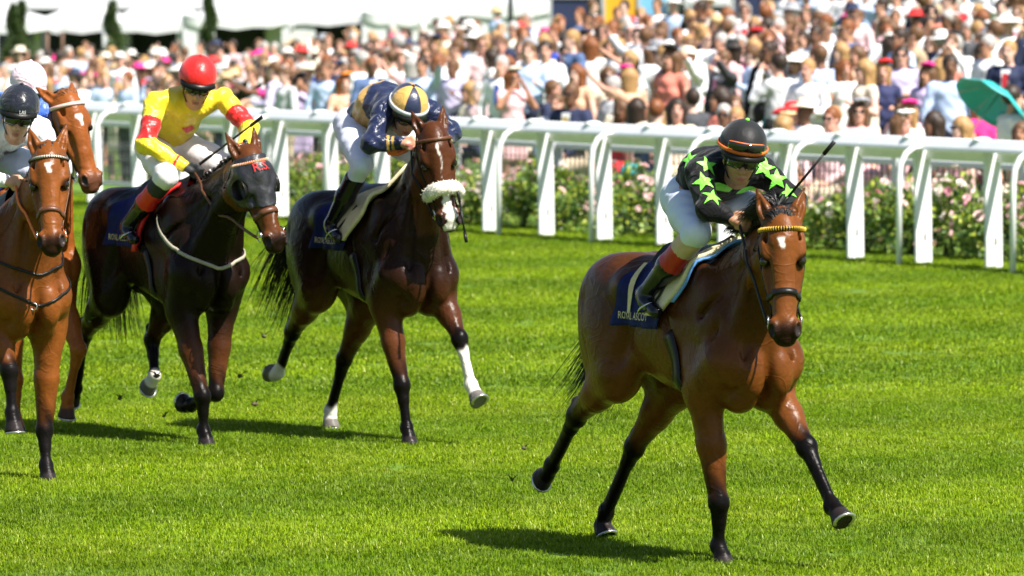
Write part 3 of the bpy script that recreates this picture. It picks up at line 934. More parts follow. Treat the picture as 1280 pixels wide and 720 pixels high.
def split_long(v, fs, L):
    """cut long edges so that flat print can follow a curved skin"""
    bm = bmesh.new()
    bv = [bm.verts.new(p) for p in v]
    for f in fs:
        try: bm.faces.new([bv[i] for i in f])
        except ValueError: pass
    bmesh.ops.triangulate(bm, faces=bm.faces[:])
    for _ in range(3):
        e = [x for x in bm.edges if x.calc_length() > L]
        if not e: break
        bmesh.ops.subdivide_edges(bm, edges=e, cuts=1)
    bmesh.ops.triangulate(bm, faces=bm.faces[:])
    bm.verts.index_update()
    v2 = np.array([x.co[:] for x in bm.verts]); f2 = [tuple(x.index for x in f.verts) for f in bm.faces]
    bm.free(); return v2, f2
def decal(name, F, centre, ex, ey, shape, mat_, parent, off=0.004, L=0.02, face=None):
    """print laid on a skin: 2-D shape (verts, faces) in the plane ex, ey at centre, pressed onto the surface"""
    v, fs = split_long(shape[0], shape[1], L)
    c = np.array(centre, float); ex = unit(ex); ey = unit(np.array(ey) - ex * np.dot(ex, ey))
    P_ = c + v[:, :1] * ex + v[:, 1:2] * ey
    n = unit(np.cross(ex, ey))
    if face is not None and n.dot(face) < 0: n = -n
    # press along the normal of the plane
    lo = P_ - n * 0.10
    res = F.out(lo, np.tile(n, (len(lo), 1)), off, 0.25, 120)
    o2 = mesh(name, res, fs, mat_, parent)
    return o2
def star_shape(r, pts=5, inner=0.45, rot=0.0):
    v = [(0, 0, 0)]; f = []
    for k in range(pts * 2):
        a = rot + math.pi / 2 + math.pi * k / pts; q = r if k % 2 == 0 else r * inner
        v.append((q * math.cos(a), q * math.sin(a), 0))
    n = pts * 2
    for k in range(n): f.append((0, 1 + k, 1 + (k + 1) % n))
    return np.array(v), f
def disc_shape(r, n=14, ry=None):
    ry = ry or r
    v = [(0, 0, 0)] + [(r * math.cos(6.28319 * k / n), ry * math.sin(6.28319 * k / n), 0) for k in range(n)]
    return np.array(v, float), [(0, 1 + k, 1 + (k + 1) % n) for k in range(n)]
def quad_shape(w, h): return np.array([(-w/2, -h/2, 0), (w/2, -h/2, 0), (w/2, h/2, 0), (-w/2, h/2, 0)]), [(0, 1, 2, 3)]

def girth(S, parent, x=0.30, m=None):
    ph = np.linspace(rad(180 + 5), rad(355), 36)
    C = np.array([(x - 0.10 - 0.15 * math.sin(a), 0, 1.22 + S.get('dz', 0)) for a in ph]); D = np.array([(0, math.cos(a), math.sin(a)) for a in ph])
    pts = S['F'].out(C, D, 0.016, 0.6)
    R_ = np.linalg.norm(pts - C, axis=1, keepdims=True); pts = C + (pts - C) * np.minimum(1, 0.37 / R_)
    MB().ribbon(pts, D, 0.10, 0.012).build('girth', m or LEATHER, parent)

def saddle(S, label, pad=CREAM, cloth=NAVY_CLOTH, under=None, trim=None, words=True, pad_bottom=62, number=None, pad_xb=None):
    root = empty('racing_saddle', S['O'], THETA - math.pi / 2)
    tag(root, label, 'saddle', 'racing saddles with cloths')
    dz = S.get('dz', 0)
    cl = sheet(S, 'saddle_cloth', cloth, root, lambda t: .30 - .16 * t, lambda t: -.14 - .19 * t, 97, 0.012, 0.005, 20, 48, wob=0.018)
    if trim: sheet(S, 'cloth_trim', trim, root, lambda t: .315 - .155 * t, lambda t: .275 - .155 * t, 101, 0.014, 0.024, 4, 44)
    if under: sheet(S, 'under_pad', under, root, lambda t: .53 - .26 * t, lambda t: .36 - .16 * t, pad_bottom - 16, 0.016, 0.012, 8, 32)
    if pad: sheet(S, 'saddle_pad', pad, root, lambda t: .49 - .30 * t ** 1.15, pad_xb or (lambda t: .32 - .25 * t), pad_bottom, 0.022, 0.026, 12, 36, flare=0.01)
    # the seat: a slim leather racing tree with a raised cantle
    C, V_, F_ = [], [], []
    P_ = S['F'].out([(x, 0, 1.3 + dz) for x in np.linspace(.40, -.16, 12)], [(0, 0, 1)] * 12, 0.05, 0.6)
    mb = MB()
    for i in range(12):
        w = 0.05 + 0.09 * (i / 11) ** 0.8
        zc = P_[i][2] + 0.03 * (abs(i - 5.5) / 5.5) ** 2
        for k in range(9):
            a = -1 + k / 4
            V_.append((P_[i][0], a * w, zc - 0.10 * abs(a) ** 2.2))
    for i in range(11):
        for k in range(8): F_.append((i*9+k, i*9+k+1, (i+1)*9+k+1, (i+1)*9+k))
    mb.add(V_, F_); mb.build('seat', LEATHER, root)
    girth(S, root)
    S['saddle'] = root
    # gold lettering along the bottom of the cloth, near side
    if words:
        v, fs = text_mesh('ROYAL ASCOT', 0.050)
        v, fs = split_long(v, fs, 0.03)
        C, D = [], []
        for q in v:
            ph = rad(176) + q[1] / 0.27 * -1.0
            C.append((-.08 + q[0], 0, 1.25 + dz)); D.append((0, math.cos(ph), math.sin(ph)))
        C = np.array(C); D = np.array(D)
        P2 = S['F'].out(C, D, 0.016, 0.6) + D * 0.032
        mesh('lettering', P2, fs, GOLD_PRINT, root)
        if number:
            v, fs = text_mesh(number, 0.36); v, fs = split_long(v, fs, 0.03)
            C, D = [], []
            for q in v:
                ph = rad(150) + q[1] / 0.27 * -1.0
                C.append((-.16 + q[0], 0, 1.25 + dz)); D.append((0, math.cos(ph), math.sin(ph)))
            C = np.array(C); D = np.array(D)
            P2 = S['F'].out(C, D, 0.016, 0.6) + D * 0.022
            mesh('number', P2, fs, GOLD_PRINT, root)
    return root
saddle(H1, 'navy saddle cloth numbered 1 with cream and blue pad under the green-starred jockey', under=BLUE_PAD, number='1', pad_bottom=84)
saddle(H2, 'wide cream saddle pad over a navy cloth under the navy and gold jockey', pad_bottom=84, pad_xb=lambda t: .32 - .62 * t if t < .6 else -.052 + .24 * (t - .6) / .4)
saddle(H3, 'navy saddle cloth edged in red under the yellow and red jockey', pad=None, trim=mat('red_trim', (0.62, 0.015, 0.015), 0.5))
saddle(H4, 'dark saddle and cloth under the white jockey with navy spots', pad=None)
saddle(H5, 'dark saddle and cloth under the pink-capped jockey', pad=None, words=False)
YELLOW_BIND = mat('yellow_binding', (0.72, 0.46, 0.05), 0.5)
bridle(H1, brow=LEATHER, beads=YELLOW_BIND, nose_w=0.030, label='black bridle with yellow-bound browband on the leading bay')
bridle(H2, brow=BROWN_LEATHER, strap=LEATHER, nose=False, label='dark bridle with a thick cream sheepskin noseband')
bridle(H3, brow=ORANGE_RUBBER, beads=mat('pale_binding', (0.66, 0.5, 0.36), 0.5), nose_mat=BROWN_LEATHER, nose_w=0.034, label='bridle with orange-bound browband over the black hood')
bridle(H4, brow=mat('silver_browband', (0.62, 0.58, 0.50), 0.4), beads=LEATHER, nose_w=0.028, nose_mat=BROWN_LEATHER, strap=BROWN_LEATHER, label='brown bridle with silvery browband on the red bay')
bridle(H5, brow=mat('pink_browband', (0.72, 0.50, 0.46), 0.5), strap=LEATHER, nose=False, label='bridle with pale pink browband on the chestnut')
def sheepskin(S):
    ph = np.linspace(rad(-12), rad(192), 30)
    pts, D = head_ring(S, 0.375, ph, off=0.012, lean=-0.18)
    rng = random.Random(4)
    mb = MB()
    v = []; n = 16
    for i, q in enumerate(pts):
        t = unit(pts[min(i+1, 29)] - pts[max(i-1, 0)]); a = unit(D[i] - t * D[i].dot(t)); b = np.cross(t, a)
        e = 0.037 * (0.75 + 0.25 * math.sin(math.pi * i / 29) ** 0.5)
        for k in range(n):
            w = 6.28319 * k / n; r = e * rng.uniform(0.93, 1.07)
            v.append(q + a * (math.cos(w) * r + 0.014) + b * math.sin(w) * r * 1.15)
    f = [(i*n+k, i*n+(k+1) % n, (i+1)*n+(k+1) % n, (i+1)*n+k) for i in range(29) for k in range(n)]
    f += [tuple(range(n)), tuple(29*n + k for k in range(n))]
    mb.add(v, f); o = mb.build('sheepskin_noseband', WOOL, S['bridle'])
    hb = MB()
    for i in range(900):                                                    # woolly tufts
        k = rng.randrange(1, 29); w = rng.uniform(0, 6.283)
        q = np.array(v[k*n + int(w / 6.28319 * n) % n]); d = unit(q - pts[k])
        q = q + np.array([rng.uniform(-.008, .008) for _ in range(3)])
        d2 = unit(d + np.array([rng.uniform(-.7, .7) for _ in range(3)]))
        hb.tube([q - d * .004, q + d2 * 0.002], [0.0030, 0.0022], 3, cap=False)
    hb.build('fleece', WOOL, o)
sheepskin(H2)
def hood(S):
    """cloth hood over the head of the dark horse, with eye openings and cups"""
    F = S['F']; p, u, f, l = head_frame(S)
    X, Y, Z = [a for a in F.ax]
    G = Field(X, Y, Z)
    x, y, z = X[:, None, None] - p[0], Y[None, :, None] - p[1], Z[None, None, :] - p[2]
    a = x * u[0] + y * u[1] + z * u[2]; b = x * l[0] + y * l[1] + z * l[2]; c = x * f[0] + y * f[1] + z * f[2]
    R = np.maximum.reduce([a - 0.335 - 0.25 * (c + .05), -(a - 0.025), np.abs(b) - 0.16, -(c + 0.215), c - 0.2])
    G.F = np.maximum(F.F - 0.009 - 0.003 * np.sin(a * 70 + b * 30) * np.sin(b * 55), R).astype(np.float32)
    for s in (-1, 1):
        G.ell(S['P'](.198, s * .108, -.026), (.046, .03, .040), 0.006, [u, l, f], sub=True)
    v, q = G.mesh(); v = relax(v, q, 2, 0.5)
    root = empty('horse_hood', S['O'], THETA - math.pi / 2)
    tag(root, 'black cloth hood with eye cups and red lettering on the dark horse', 'hood')
    mesh('hood_cloth', v, q, HOOD_M, root)
    for s in (-1, 1):                                                        # moulded cups behind the eyes
        mb = MB(); vv = []; n = 18; m = 7
        cc = S['P'](.20, s * .098, -.04)
        for i in range(m):
            e = i / (m - 1)
            for k in range(n):
                w = 6.28319 * k / n
                rr = 0.056 + 0.006 * e
                bulge = 0.060 * e * (0.35 + 0.65 * max(0, math.cos(w - math.pi * 1.0)) ** .7)
                vv.append(cc + u * rr * math.sin(w) + f * rr * math.cos(w) * 0.85 + l * s * bulge - f * 0.0)
        fc = [(i*n+k, i*n+(k+1) % n, (i+1)*n+(k+1) % n, (i+1)*n+k) for i in range(m-1) for k in range(n)]
        mb.add(vv, fc); o = mb.build('eye_cup', LEATHER, root)
        sm = o.modifiers.new('thickness', 'SOLIDIFY'); sm.thickness = 0.005
    v, fs = text_mesh('R.S.', 0.075)
    decal('lettering', F, S['P'](.105, 0, -.005), l, -u, (v, fs), RED_PRINT, root, 0.017, 0.015, face=f)
    return root
hood(H3)
def band_path(S, z0, z1, m, w, name, parent, x0=.30, front=.8, drop=0.0):
    """a strap lying round the chest from one flank to the other"""
    C, D = [], []
    for ps in np.linspace(-1, 1, 44):
        a = ps * rad(112)
        C.append((.42, 0, z0 + (z1 - z0) * (1 - abs(ps)) ** 0.8 + S.get('dz', 0))); D.append((math.cos(a), math.sin(a), 0))
    pts = S['F'].out(C, D, 0.005, 0.7)
    MB().ribbon(pts, D, w, 0.006).build(name, m, parent)
band_path(H3, 1.42, 1.10, WHITE_WEB, 0.022, 'breast_girth', H3['saddle'])
band_path(H4, 1.46, 1.20, LEATHER, 0.016, 'breast_strap', H4['saddle'])
band_path(H4, 1.42, 1.02, LEATHER, 0.016, 'martingale_strap', H4['saddle'])
_q = aim(H4, 42, 383)
if _q is not None:
    MB().tube([_q + np.array([.012, -.006, 0]) + 0.02 * (np.array([0.48, .878, 0]) * math.cos(w) + np.array([0, 0, 1]) * math.sin(w)) for w in np.linspace(0, 6.283, 17)], 0.004, 6, cap=False).build('martingale_ring', STEEL, H4['saddle'])
print('tack', round(time.time() - _T0, 1))
# ------------------------------------------------------------------ jockeys, in their horse's frame
SKIN = mat('skin', (0.52, 0.27, 0.17), 0.5, 0.10, 18, bmp=0.05)
SKIN2 = mat('tanned_skin', (0.42, 0.20, 0.115), 0.48, 0.12, 18, bmp=0.05)
BREECH = mat('white_breeches', (0.62, 0.66, 0.80), 0.62, 0.06, 14, bmp=0.35, bscale=14, sheen=0.1)
BREECH_W = mat('bright_white_breeches', (0.78, 0.74, 0.74), 0.6, 0.06, 14, bmp=0.35, bscale=14)
BOOT = mat('black_boot_leather', (0.006, 0.006, 0.010), 0.16, 0.2, 40, spec=.4)
GLOVE = mat('black_glove', (0.02, 0.022, 0.024), 0.6, 0.2, 60, bmp=0.2)
LENS = mat('dark_goggle_lens', (0.012, 0.012, 0.014), 0.06, 0.1, coat=0.5)
def silk(name, col, rough=0.36, spec=0.5, bm=0.55):
    if name in MATS: return MATS[name]
    m, nt, b = nodes(name)
    n1 = noise(nt, 9.0, 3, 0.5)
    nt.links.new(ramp(nt, n1, tuple(c * 0.9 for c in col), tuple(min(1, c * 1.08) for c in col), 0.3, 0.7), b.inputs['Base Color'])
    b.inputs['Roughness'].default_value = rough
    b.inputs['Specular IOR Level'].default_value = spec
    b.inputs['Sheen Weight'].default_value = 0.15
    tc = nt.nodes.new('ShaderNodeTexCoord')
    n = nt.nodes.new('ShaderNodeTexNoise'); n.inputs['Scale'].default_value = 13; n.inputs['Detail'].default_value = 2.5; n.inputs['Distortion'].default_value = 1.4
    nt.links.new(tc.outputs['Object'], n.inputs['Vector'])
    bump(nt, b, n.outputs['Fac'], bm, 0.03)
    MATS[name] = m
    return m
S_BLACK = silk('black_silk', (0.005, 0.005, 0.006), 0.6, .12)
S_GREEN = silk('light_green_silk', (0.20, 0.78, 0.06), 0.45)
S_NAVY = silk('navy_silk', (0.008, 0.014, 0.050), 0.30, .35)
S_GOLD = silk('gold_silk', (0.52, 0.31, 0.075), 0.34)
S_YELLOW = silk('yellow_silk', (0.82, 0.62, 0.018), 0.42)
S_RED = silk('red_silk', (0.68, 0.012, 0.010), 0.40)
S_WHITE = silk('white_silk', (0.74, 0.74, 0.78), 0.45)
S_PINK = silk('pale_pink_silk', (0.78, 0.58, 0.66), 0.40)
S_BLUE = silk('blue_silk', (0.05, 0.14, 0.62), 0.45)
S_CAPNAVY = silk('dark_navy_cap_silk', (0.010, 0.012, 0.020), 0.30, .35)
C_BLACK = silk('black_cap_cover', (0.007, 0.007, 0.008), 0.55, .25, .12)
C_RED = silk('red_cap_cover', (0.68, 0.012, 0.010), 0.38, .5, .2)
C_NAVY = silk('navy_cap_cover', (0.014, 0.020, 0.055), 0.34, .5, .15)
C_GOLD = silk('gold_cap_cover', (0.55, 0.33, 0.085), 0.36, .5, .25)

def jockey(J):
    S = J['horse']
    root = empty('person', S['O'], THETA - math.pi / 2)
    tag(root, J['label'], 'person', 'jockeys riding the racehorses')
    A = lambda k: np.array(J[k], float)
    hipc, shc = A('hip'), A('sho')
    hd, fw = A('head'), unit(J['look'])
    upv = np.array(J.get('headup', (0.25, 0, 1)), float); upv = unit(upv - fw * upv.dot(fw))
    hl = np.cross(upv, fw)                                              # the rider's left
    X = axis_spacing(-.35, 1.02, -.4, 1.1, .0085, .0085)
    Y = axis_spacing(-.44, .44, -.5, .5, .0085, .0085)
    zb = 1.08 + S.get('dz', 0)
    Z = axis_spacing(zb, hd[2] + .22, 0, 3, .0085, .0085)
    FJ, FB, FO, FS = Field(X, Y, Z), Field(X, Y, Z), Field(X, Y, Z), Field(X, Y, Z)
    spine = shc - hipc; sd = unit(spine)
    back = unit(np.cross(np.cross(sd, (0, 0, 1)), sd)); back = back if back[2] > 0 else -back
    lat = unit(J.get('lat', (0, 1, 0)))
    arch = J.get('arch', 0.06)
    mid = hipc + spine * 0.5 + back * arch
    # jacket
    FJ.cone(hipc + spine * .06 + back * .03, .124, mid, .135, .05, lat, 1.18)
    FJ.cone(mid, .128, shc - sd * .06 + back * .01, .120, .05, lat, 1.26)
    FJ.cone(shc - lat * .13 - sd * .02, .078, shc + lat * .13 - sd * .02, .078, .05)
    FS.cone(hipc, .10, mid, .115, .05, lat, 1.18); FS.cone(mid, .115, shc - sd * .08, .10, .05, lat, 1.2)
    FS.cone(shc - lat * .11 - sd * .02, .055, shc + lat * .11 - sd * .02, .055, .04)
    neck = hd - upv * .10 - fw * .02
    FS.cone(shc + sd * .0, .062, neck, .056, .03)
    FJ.cone(shc, .075, shc + (neck - shc) * .55, .068, .02)
    J['arms'] = {}
    for s, n in ((-1, 'r'), (1, 'l')):
        sh = J.get(n + 'sho'); sh = np.array(sh, float) if sh else shc + lat * s * .185
        el, wr, hn = A(n + 'elb'), A(n + 'wri'), A(n + 'hand')
        J['arms'][n] = (sh, el, wr)
        FJ.cone(sh, .069, el, .055, .04); FJ.cone(el, .060, wr + unit(hn - wr) * .015, .040, .03)
        FJ.ell(el, (.057, .057, .057), .02)
        FS.cone(sh, .046, el, .042, .03); FS.cone(el, .042, wr, .031, .03)
        # hand: palm and five bent fingers closed round the rein
        d = unit(hn - wr); 
        FS.cone(wr, .029, hn - d * .02, .034, .02, np.cross(d, lat), .8)
        palm_n = np.array([0, -s, -.25]); palm_n = unit(palm_n - d * palm_n.dot(d))       # palms face one another
        across = unit(np.cross(d, palm_n)); across = across if across[2] > 0 else -across
        for k in range(4):
            kn = hn + d * .028 + across * (.030 - .020 * k)
            l1 = (.034, .038, .036, .029)[k]
            p1 = kn + d * l1 * .55 + palm_n * l1 * .75
            p2 = p1 + palm_n * l1 * .35 - d * l1 * .62
            FS.cone(kn - d * .03, .0125, kn, .0115, .007); FS.cone(kn, .0110, p1, .0098, .004); FS.cone(p1, .0098, p2, .0088, .004)
        t0 = hn - d * .025 + across * .034
        FS.cone(t0, .014, t0 + d * .035 + across * .012, .012, .006); FS.cone(t0 + d * .035 + across * .012, .012, t0 + d * .058 + palm_n * .022, .0095, .005)
    # breeches and boots
    J['legs'] = {}
    for s, n in ((-1, 'r'), (1, 'l')):
        hp = hipc + lat * s * .095
        kn, an, toe = A(n + 'knee'), A(n + 'ank'), A(n + 'toe')
        J['legs'][n] = (hp, kn, an)
        FB.cone(hp, .108, hp + (kn - hp) * .45, .094, .05); FB.cone(hp + (kn - hp) * .45, .100, kn, .068, .04)
        FB.cone(kn, .066, kn + (an - kn) * .38, .056, .03)
        FS.cone(hp, .105, kn, .058, .05); FS.cone(kn, .054, an, .026, .03)
        FO.cone(kn + (an - kn) * J.get('bootstart', .26), .066, kn + (an - kn) * .55, .060, .01); FO.cone(kn + (an - kn) * .55, .060, an, .044, .03)
        hb = an + unit(an - kn) * .030
        ft = unit(toe - an)
        FO.cone(hb - ft * .03, .034, hb + ft * .05, .036, .02); FO.cone(hb + ft * .04, .037, toe, .032, .02, lat, 1.15)
        FO.cone(an, .042, hb, .038, .02)
    FB.cone(hipc - lat * .06, .116, hipc + lat * .06, .116, .05)
    FB.cone(hipc, .112, hipc + spine * .10 + back * .02, .105, .05, lat, 1.1)
    # head
    def HP(a, b, c): return hd + fw * a + hl * b + upv * c
    fr = [fw, hl, upv]
    hs = 1.0
    FS.ell(HP(-.01, 0, .035), (.098, .077, .095), .02, fr)
    FS.ell(HP(.035, 0, -.035), (.058, .060, .080), .025, fr)
    FS.ell(HP(.058, 0, -.092), (.030, .034, .026), .022, fr)
    FS.cone(HP(-.02, 0, -.05), .060, neck, .055, .03)
    FS.cone(HP(.090, 0, .012), .010, HP(.112, 0, -.030), .0145, .010); FS.ell(HP(.102, 0, -.036), (.014, .019, .010), .008, fr)
    for s in (-1, 1):
        FS.ell(HP(.068, s * .034, -.022), (.026, .024, .022), .02, fr)
        FS.ell(HP(.085, s * .030, .016), (.012, .017, .010), .012, fr, sub=True)
        FS.ell(HP(-.005, s * .078, -.010), (.018, .010, .030), .008, fr)
        FS.ell(HP(.092, s * .032, .034), (.012, .024, .008), .012, fr)
    FS.ell(HP(.092, 0, -.066), (.010, .026, .006), .008, fr); FS.ell(HP(.088, 0, -.080), (.010, .020, .007), .008, fr)
    FS.ell(HP(.100, 0, -.0725), (.012, .024, .0025), .004, fr, sub=True)
    # creases in the cloth
    x, y, z = X[:, None, None], Y[None, :, None], Z[None, None, :]
    w = np.sin(x * 41 + y * 23 + 3 * np.sin(z * 17)) * np.sin(z * 37 - x * 19 + 2 * np.sin(y * 21))
    FJ.F += (0.0065 * w).astype(np.float32)
    FB.F += (0.0038 * np.sin(x * 33 - z * 44 + 2 * np.sin(y * 18)) * np.sin(y * 31 + z * 12)).astype(np.float32)
    J['FJ'] = FJ
    v, q = FS.mesh(); v = relax(v, q, 1)
    fc = v[q].mean(1); fm = np.zeros(len(q), int)
    mats = [J.get('skin', SKIN)]
    if J.get('gloves'):
        mats.append(J['gloves'])
        for n in 'rl':
            wr, hn = A(n + 'wri'), A(n + 'hand')
            fm[(np.linalg.norm(fc - hn, axis=1) < .115)] = 1
    mats.append(mat('lips', (0.40, 0.13, 0.10), 0.5)); li = len(mats) - 1
    loc = fc - hd; fm[((loc @ fw) > .088) & (abs(loc @ hl) < .024) & (abs(loc @ upv + .0725) < .010)] = li
    mesh('body', v, q, mats, root, True, fm)
    v, q = FJ.mesh(); v = relax(v, q, 1)
    fm = J['paint'](J, v[q].mean(1)) if J.get('paint') else np.zeros(len(q), int)
    jo = mesh('jacket', v, q, J['silks'], root, True, fm)
    v, q = FB.mesh(); v = relax(v, q, 1)
    mesh('breeches', v, q, J.get('breech', BREECH), root)
    v, q = FO.mesh(); v = relax(v, q, 1)
    fc = v[q].mean(1); fm = np.zeros(len(q), int)
    for n in 'rl':
        hp, kn, an = J['legs'][n]
        t, d = seg_t(fc, kn, an)
        m = d < .11
        for i, (a, b) in enumerate(J.get('bootbands', ())): fm[m & (t > a) & (t < b)] = i + 1
    side = fc[:, 1] < 0
    J['boots'] = []
    for n, sel in (('r', side), ('l', ~side)):
        uq, inv = np.unique(q[sel], return_inverse=True)
        mesh('boot', v[uq], inv.reshape(-1, 4), [BOOT] + J.get('bootmats', []), root, True, fm[sel])
    J['FO'] = FO
    # helmet with a silk cover, peak and goggles
    hz = J.get('hz', 1.0)
    prof = []
    for i in range(15):
        a = rad(100) * i / 14
        prof.append((math.sin(a), math.cos(a)))
    tilt = J.get('captilt', -0.04)
    cu = unit(upv - fw * tilt * -1.0); cu = unit(upv + fw * tilt); cf = unit(fw - cu * fw.dot(cu)); cl = np.cross(cu, cf)
    hc = hd + upv * .068 - fw * .020
    def CP(a, b, c): return hc + cf * a * hz + cl * b * hz + cu * c * hz
    n = 40; vv, ff, fm = [], [], []
    for i, (r, c) in enumerate(prof):
        for k in range(n):
            w = 6.28319 * k / n
            pl = 1 + 0.012 * math.sin(k * 2 * math.pi / 5) * r + 0.004 * math.sin(k * 3.1 + i * 1.7)
            vv.append(CP(.142 * r * math.cos(w) * pl, .119 * r * math.sin(w) * pl, .128 * c))
    for i in range(14):
        for k in range(n):
            ff.append((i*n+k, (i+1)*n+k, (i+1)*n+(k+1) % n, i*n+(k+1) % n))
            fm.append(J['capf'](6.28319 * (k + .5) / n, i / 14.0) if J.get('capf') else 0)
    hm = mesh('helmet', vv, ff, J['cap'], root, True, fm)
    so = hm.modifiers.new('thickness', 'SOLIDIFY'); so.thickness = 0.012; so.offset = -1
    pv, pf = [], []
    m = 17
    for i in range(m):
        w = -1.15 + 2.3 * i / (m - 1)
        ex = 0.050 * math.cos(w * 1.25) ** 0.7 if abs(w) < 1.15 else 0
        for r, dz_ in ((.97, -.006), (1.0, -.012)):
            pv.append(CP(.142 * r * math.cos(w), .119 * r * math.sin(w), -.004 + dz_))
        pv.append(CP(.142 * math.cos(w) + ex, .119 * math.sin(w) + ex * .5 * math.sin(w), -.034))
        pv.append(CP(.142 * .97 * math.cos(w), .119 * .97 * math.sin(w), -.024))
    for i in range(m - 1):
        for k in range(4): pf.append((i*4+k, i*4+(k+1) % 4, (i+1)*4+(k+1) % 4, (i+1)*4+k))
    mesh('peak', pv, pf, J.get('peakmat', LEATHER), hm)
    MB().ball(CP(0, 0, .130), (.012, .012, .009), 10, 6).build('button', J.get('button', J['cap'][0]), hm)
    if J.get('capband'):
        pts = [CP(.146 * math.cos(w), .123 * math.sin(w), J.get('bandz', .002)) for w in np.linspace(0, 6.28319, 40, endpoint=False)]
        MB().ribbon(pts, [unit(p - hc) for p in pts], J.get('bandw', .018), .004, closed=True).build('cap_band', J['capband'], hm)
    def goggles(name, off, c0, r, strap, lens=LENS, frame=LEATHER):
        mb = MB(); g = 21; vv, ff = [], []
        for i in range(g):
            e = -1 + 2 * i / (g - 1)
            b = .070 * e
            a0 = r - .036 * e * e
            hgt = .022 * (1 - .25 * abs(e) ** 3) * (1 - .30 * math.exp(-(e / .16) ** 2))
            up0 = c0 + .004 * (1 - abs(e))
            for k in range(5):
                t = -1 + k / 2
                vv.append(HP(a0 + .004 * (1 - t * t), b, up0 + hgt * t + (.008 * math.exp(-(e / .16) ** 2))))
        for i in range(g - 1):
            for k in range(4): ff.append((i*5+k, i*5+k+1, (i+1)*5+k+1, (i+1)*5+k))
        o = mesh(name, vv, ff, lens, root)
        so = o.modifiers.new('thickness', 'SOLIDIFY'); so.thickness = .008; so.offset = -1
        rim = [vv[i*5+4] for i in range(g)] + [vv[i*5] for i in range(g - 1, -1, -1)]
        MB().tube(rim + [rim[0]], .0045, 5, cap=False).build('frame', frame, o)
        for s in (-1, 1):
            pts = [HP(r - .036 - .0 , s * .070, c0), HP(r - .075, s * .088, c0 + .004), HP(r - .12, s * .094, c0 + .008), HP(r - .17, s * .075, c0 + .012)]
            MB().ribbon(pts, [hl * s] * 4, .022, .004).build('strap', strap, o)
        return o
    goggles('goggles', 0, J.get('gogz', .004), .104, J.get('strap', LEATHER))
    if J.get('spare'):
        # second goggles pushed up on the front of the cap
        mb = MB(); vv, ff = [], []; g = 21
        for i in range(g):
            e = -1 + 2 * i / (g - 1); w = e * .72
            hgt = .020 * (1 - .3 * abs(e) ** 3) * (1 - .32 * math.exp(-(e / .15) ** 2))
            for k in range(5):
                t = -1 + k / 2
                q = 1.075 + .02 * (1 - t * t)
                vv.append(CP(.142 * q * math.cos(w), .119 * q * math.sin(w), .030 + hgt * t + .006 * math.exp(-(e / .15) ** 2)))
        for i in range(g - 1):
            for k in range(4): ff.append((i*5+k, i*5+k+1, (i+1)*5+k+1, (i+1)*5+k))
        o = mesh('spare_goggles', vv, ff, LENS, root)
        so = o.modifiers.new('thickness', 'SOLIDIFY'); so.thickness = .010; so.offset = -1
        rim = [vv[i*5+4] for i in range(g)] + [vv[i*5] for i in range(g - 1, -1, -1)]
        MB().tube(rim + [rim[0]], .0045, 5, cap=False).build('frame', J['spare'], o)
    # chin strap
    pts = [HP(.0, s_ * b_, c_) for s_, b_, c_ in ()] 
    for s in (-1, 1):
        pts = [HP(.0, s * .082, .02), HP(.012, s * .076, -.04), HP(.03, s * .055, -.085), HP(.045, s * .02, -.112)]
        MB().ribbon(pts, [hl * s + np.array((0, 0, -.2))] * 4, .014, .004).build('chin_strap', LEATHER, root)
    # stirrups
    for n in 'rl':
        hp, kn, an = J['legs'][n]; toe = A(n + 'toe')
        c0 = an + (toe - an) * .62 + unit(an - kn) * .035; ft = unit(toe - an)
        st = [c0 + np.array([0, math.cos(w) * .055, 0]) + unit(an - kn) * -.055 * math.sin(w) for w in np.linspace(-.5, math.pi + .5, 15)]
        MB().tube(st + [st[0]], .005, 5, cap=False).build('stirrup', STEEL, S['saddle'])
        top = np.array([.22, st[7][1] * .72, 1.50 + S.get('dz', 0)])
        MB().ribbon([st[7], (st[7] + top) / 2, top], [np.array([0, np.sign(st[7][1]), .2])] * 3, .016, .004).build('stirrup_leather', LEATHER, S['saddle'])
    J['root'] = root
    J['HP'] = HP; J['CP'] = CP
    print('jockey', round(time.time() - _T0, 1))
    return J
def whip(J, a, b, label, handle=0.22):
    a, b = np.array(a, float), np.array(b, float)
    root = empty('whip', J['horse']['O'], THETA - math.pi / 2)
    tag(root, label, 'whip', 'whips carried by the jockeys')
    m = a + (b - a) * handle
    MB().tube([a, m], [.0105, .009], 8).build('handle', LEATHER, root)
    e = a + (b - a) * .82
    MB().tube([m, e], [.0075, .006], 8).build('shaft', LEATHER, root)
    MB().ribbon([e, (e + b) / 2, b], [np.array([0.8, -.4, .3])] * 3, .020, .006).build('flap', LEATHER, root)
def lr(J, **kw):
    """mirror right-side joints to the left where none is given"""
    for k in ('elb', 'wri', 'hand', 'knee', 'ank', 'toe'):
        if 'l' + k not in J:
            x, y, z = J['r' + k]; J['l' + k] = (x, -y, z)
    return J
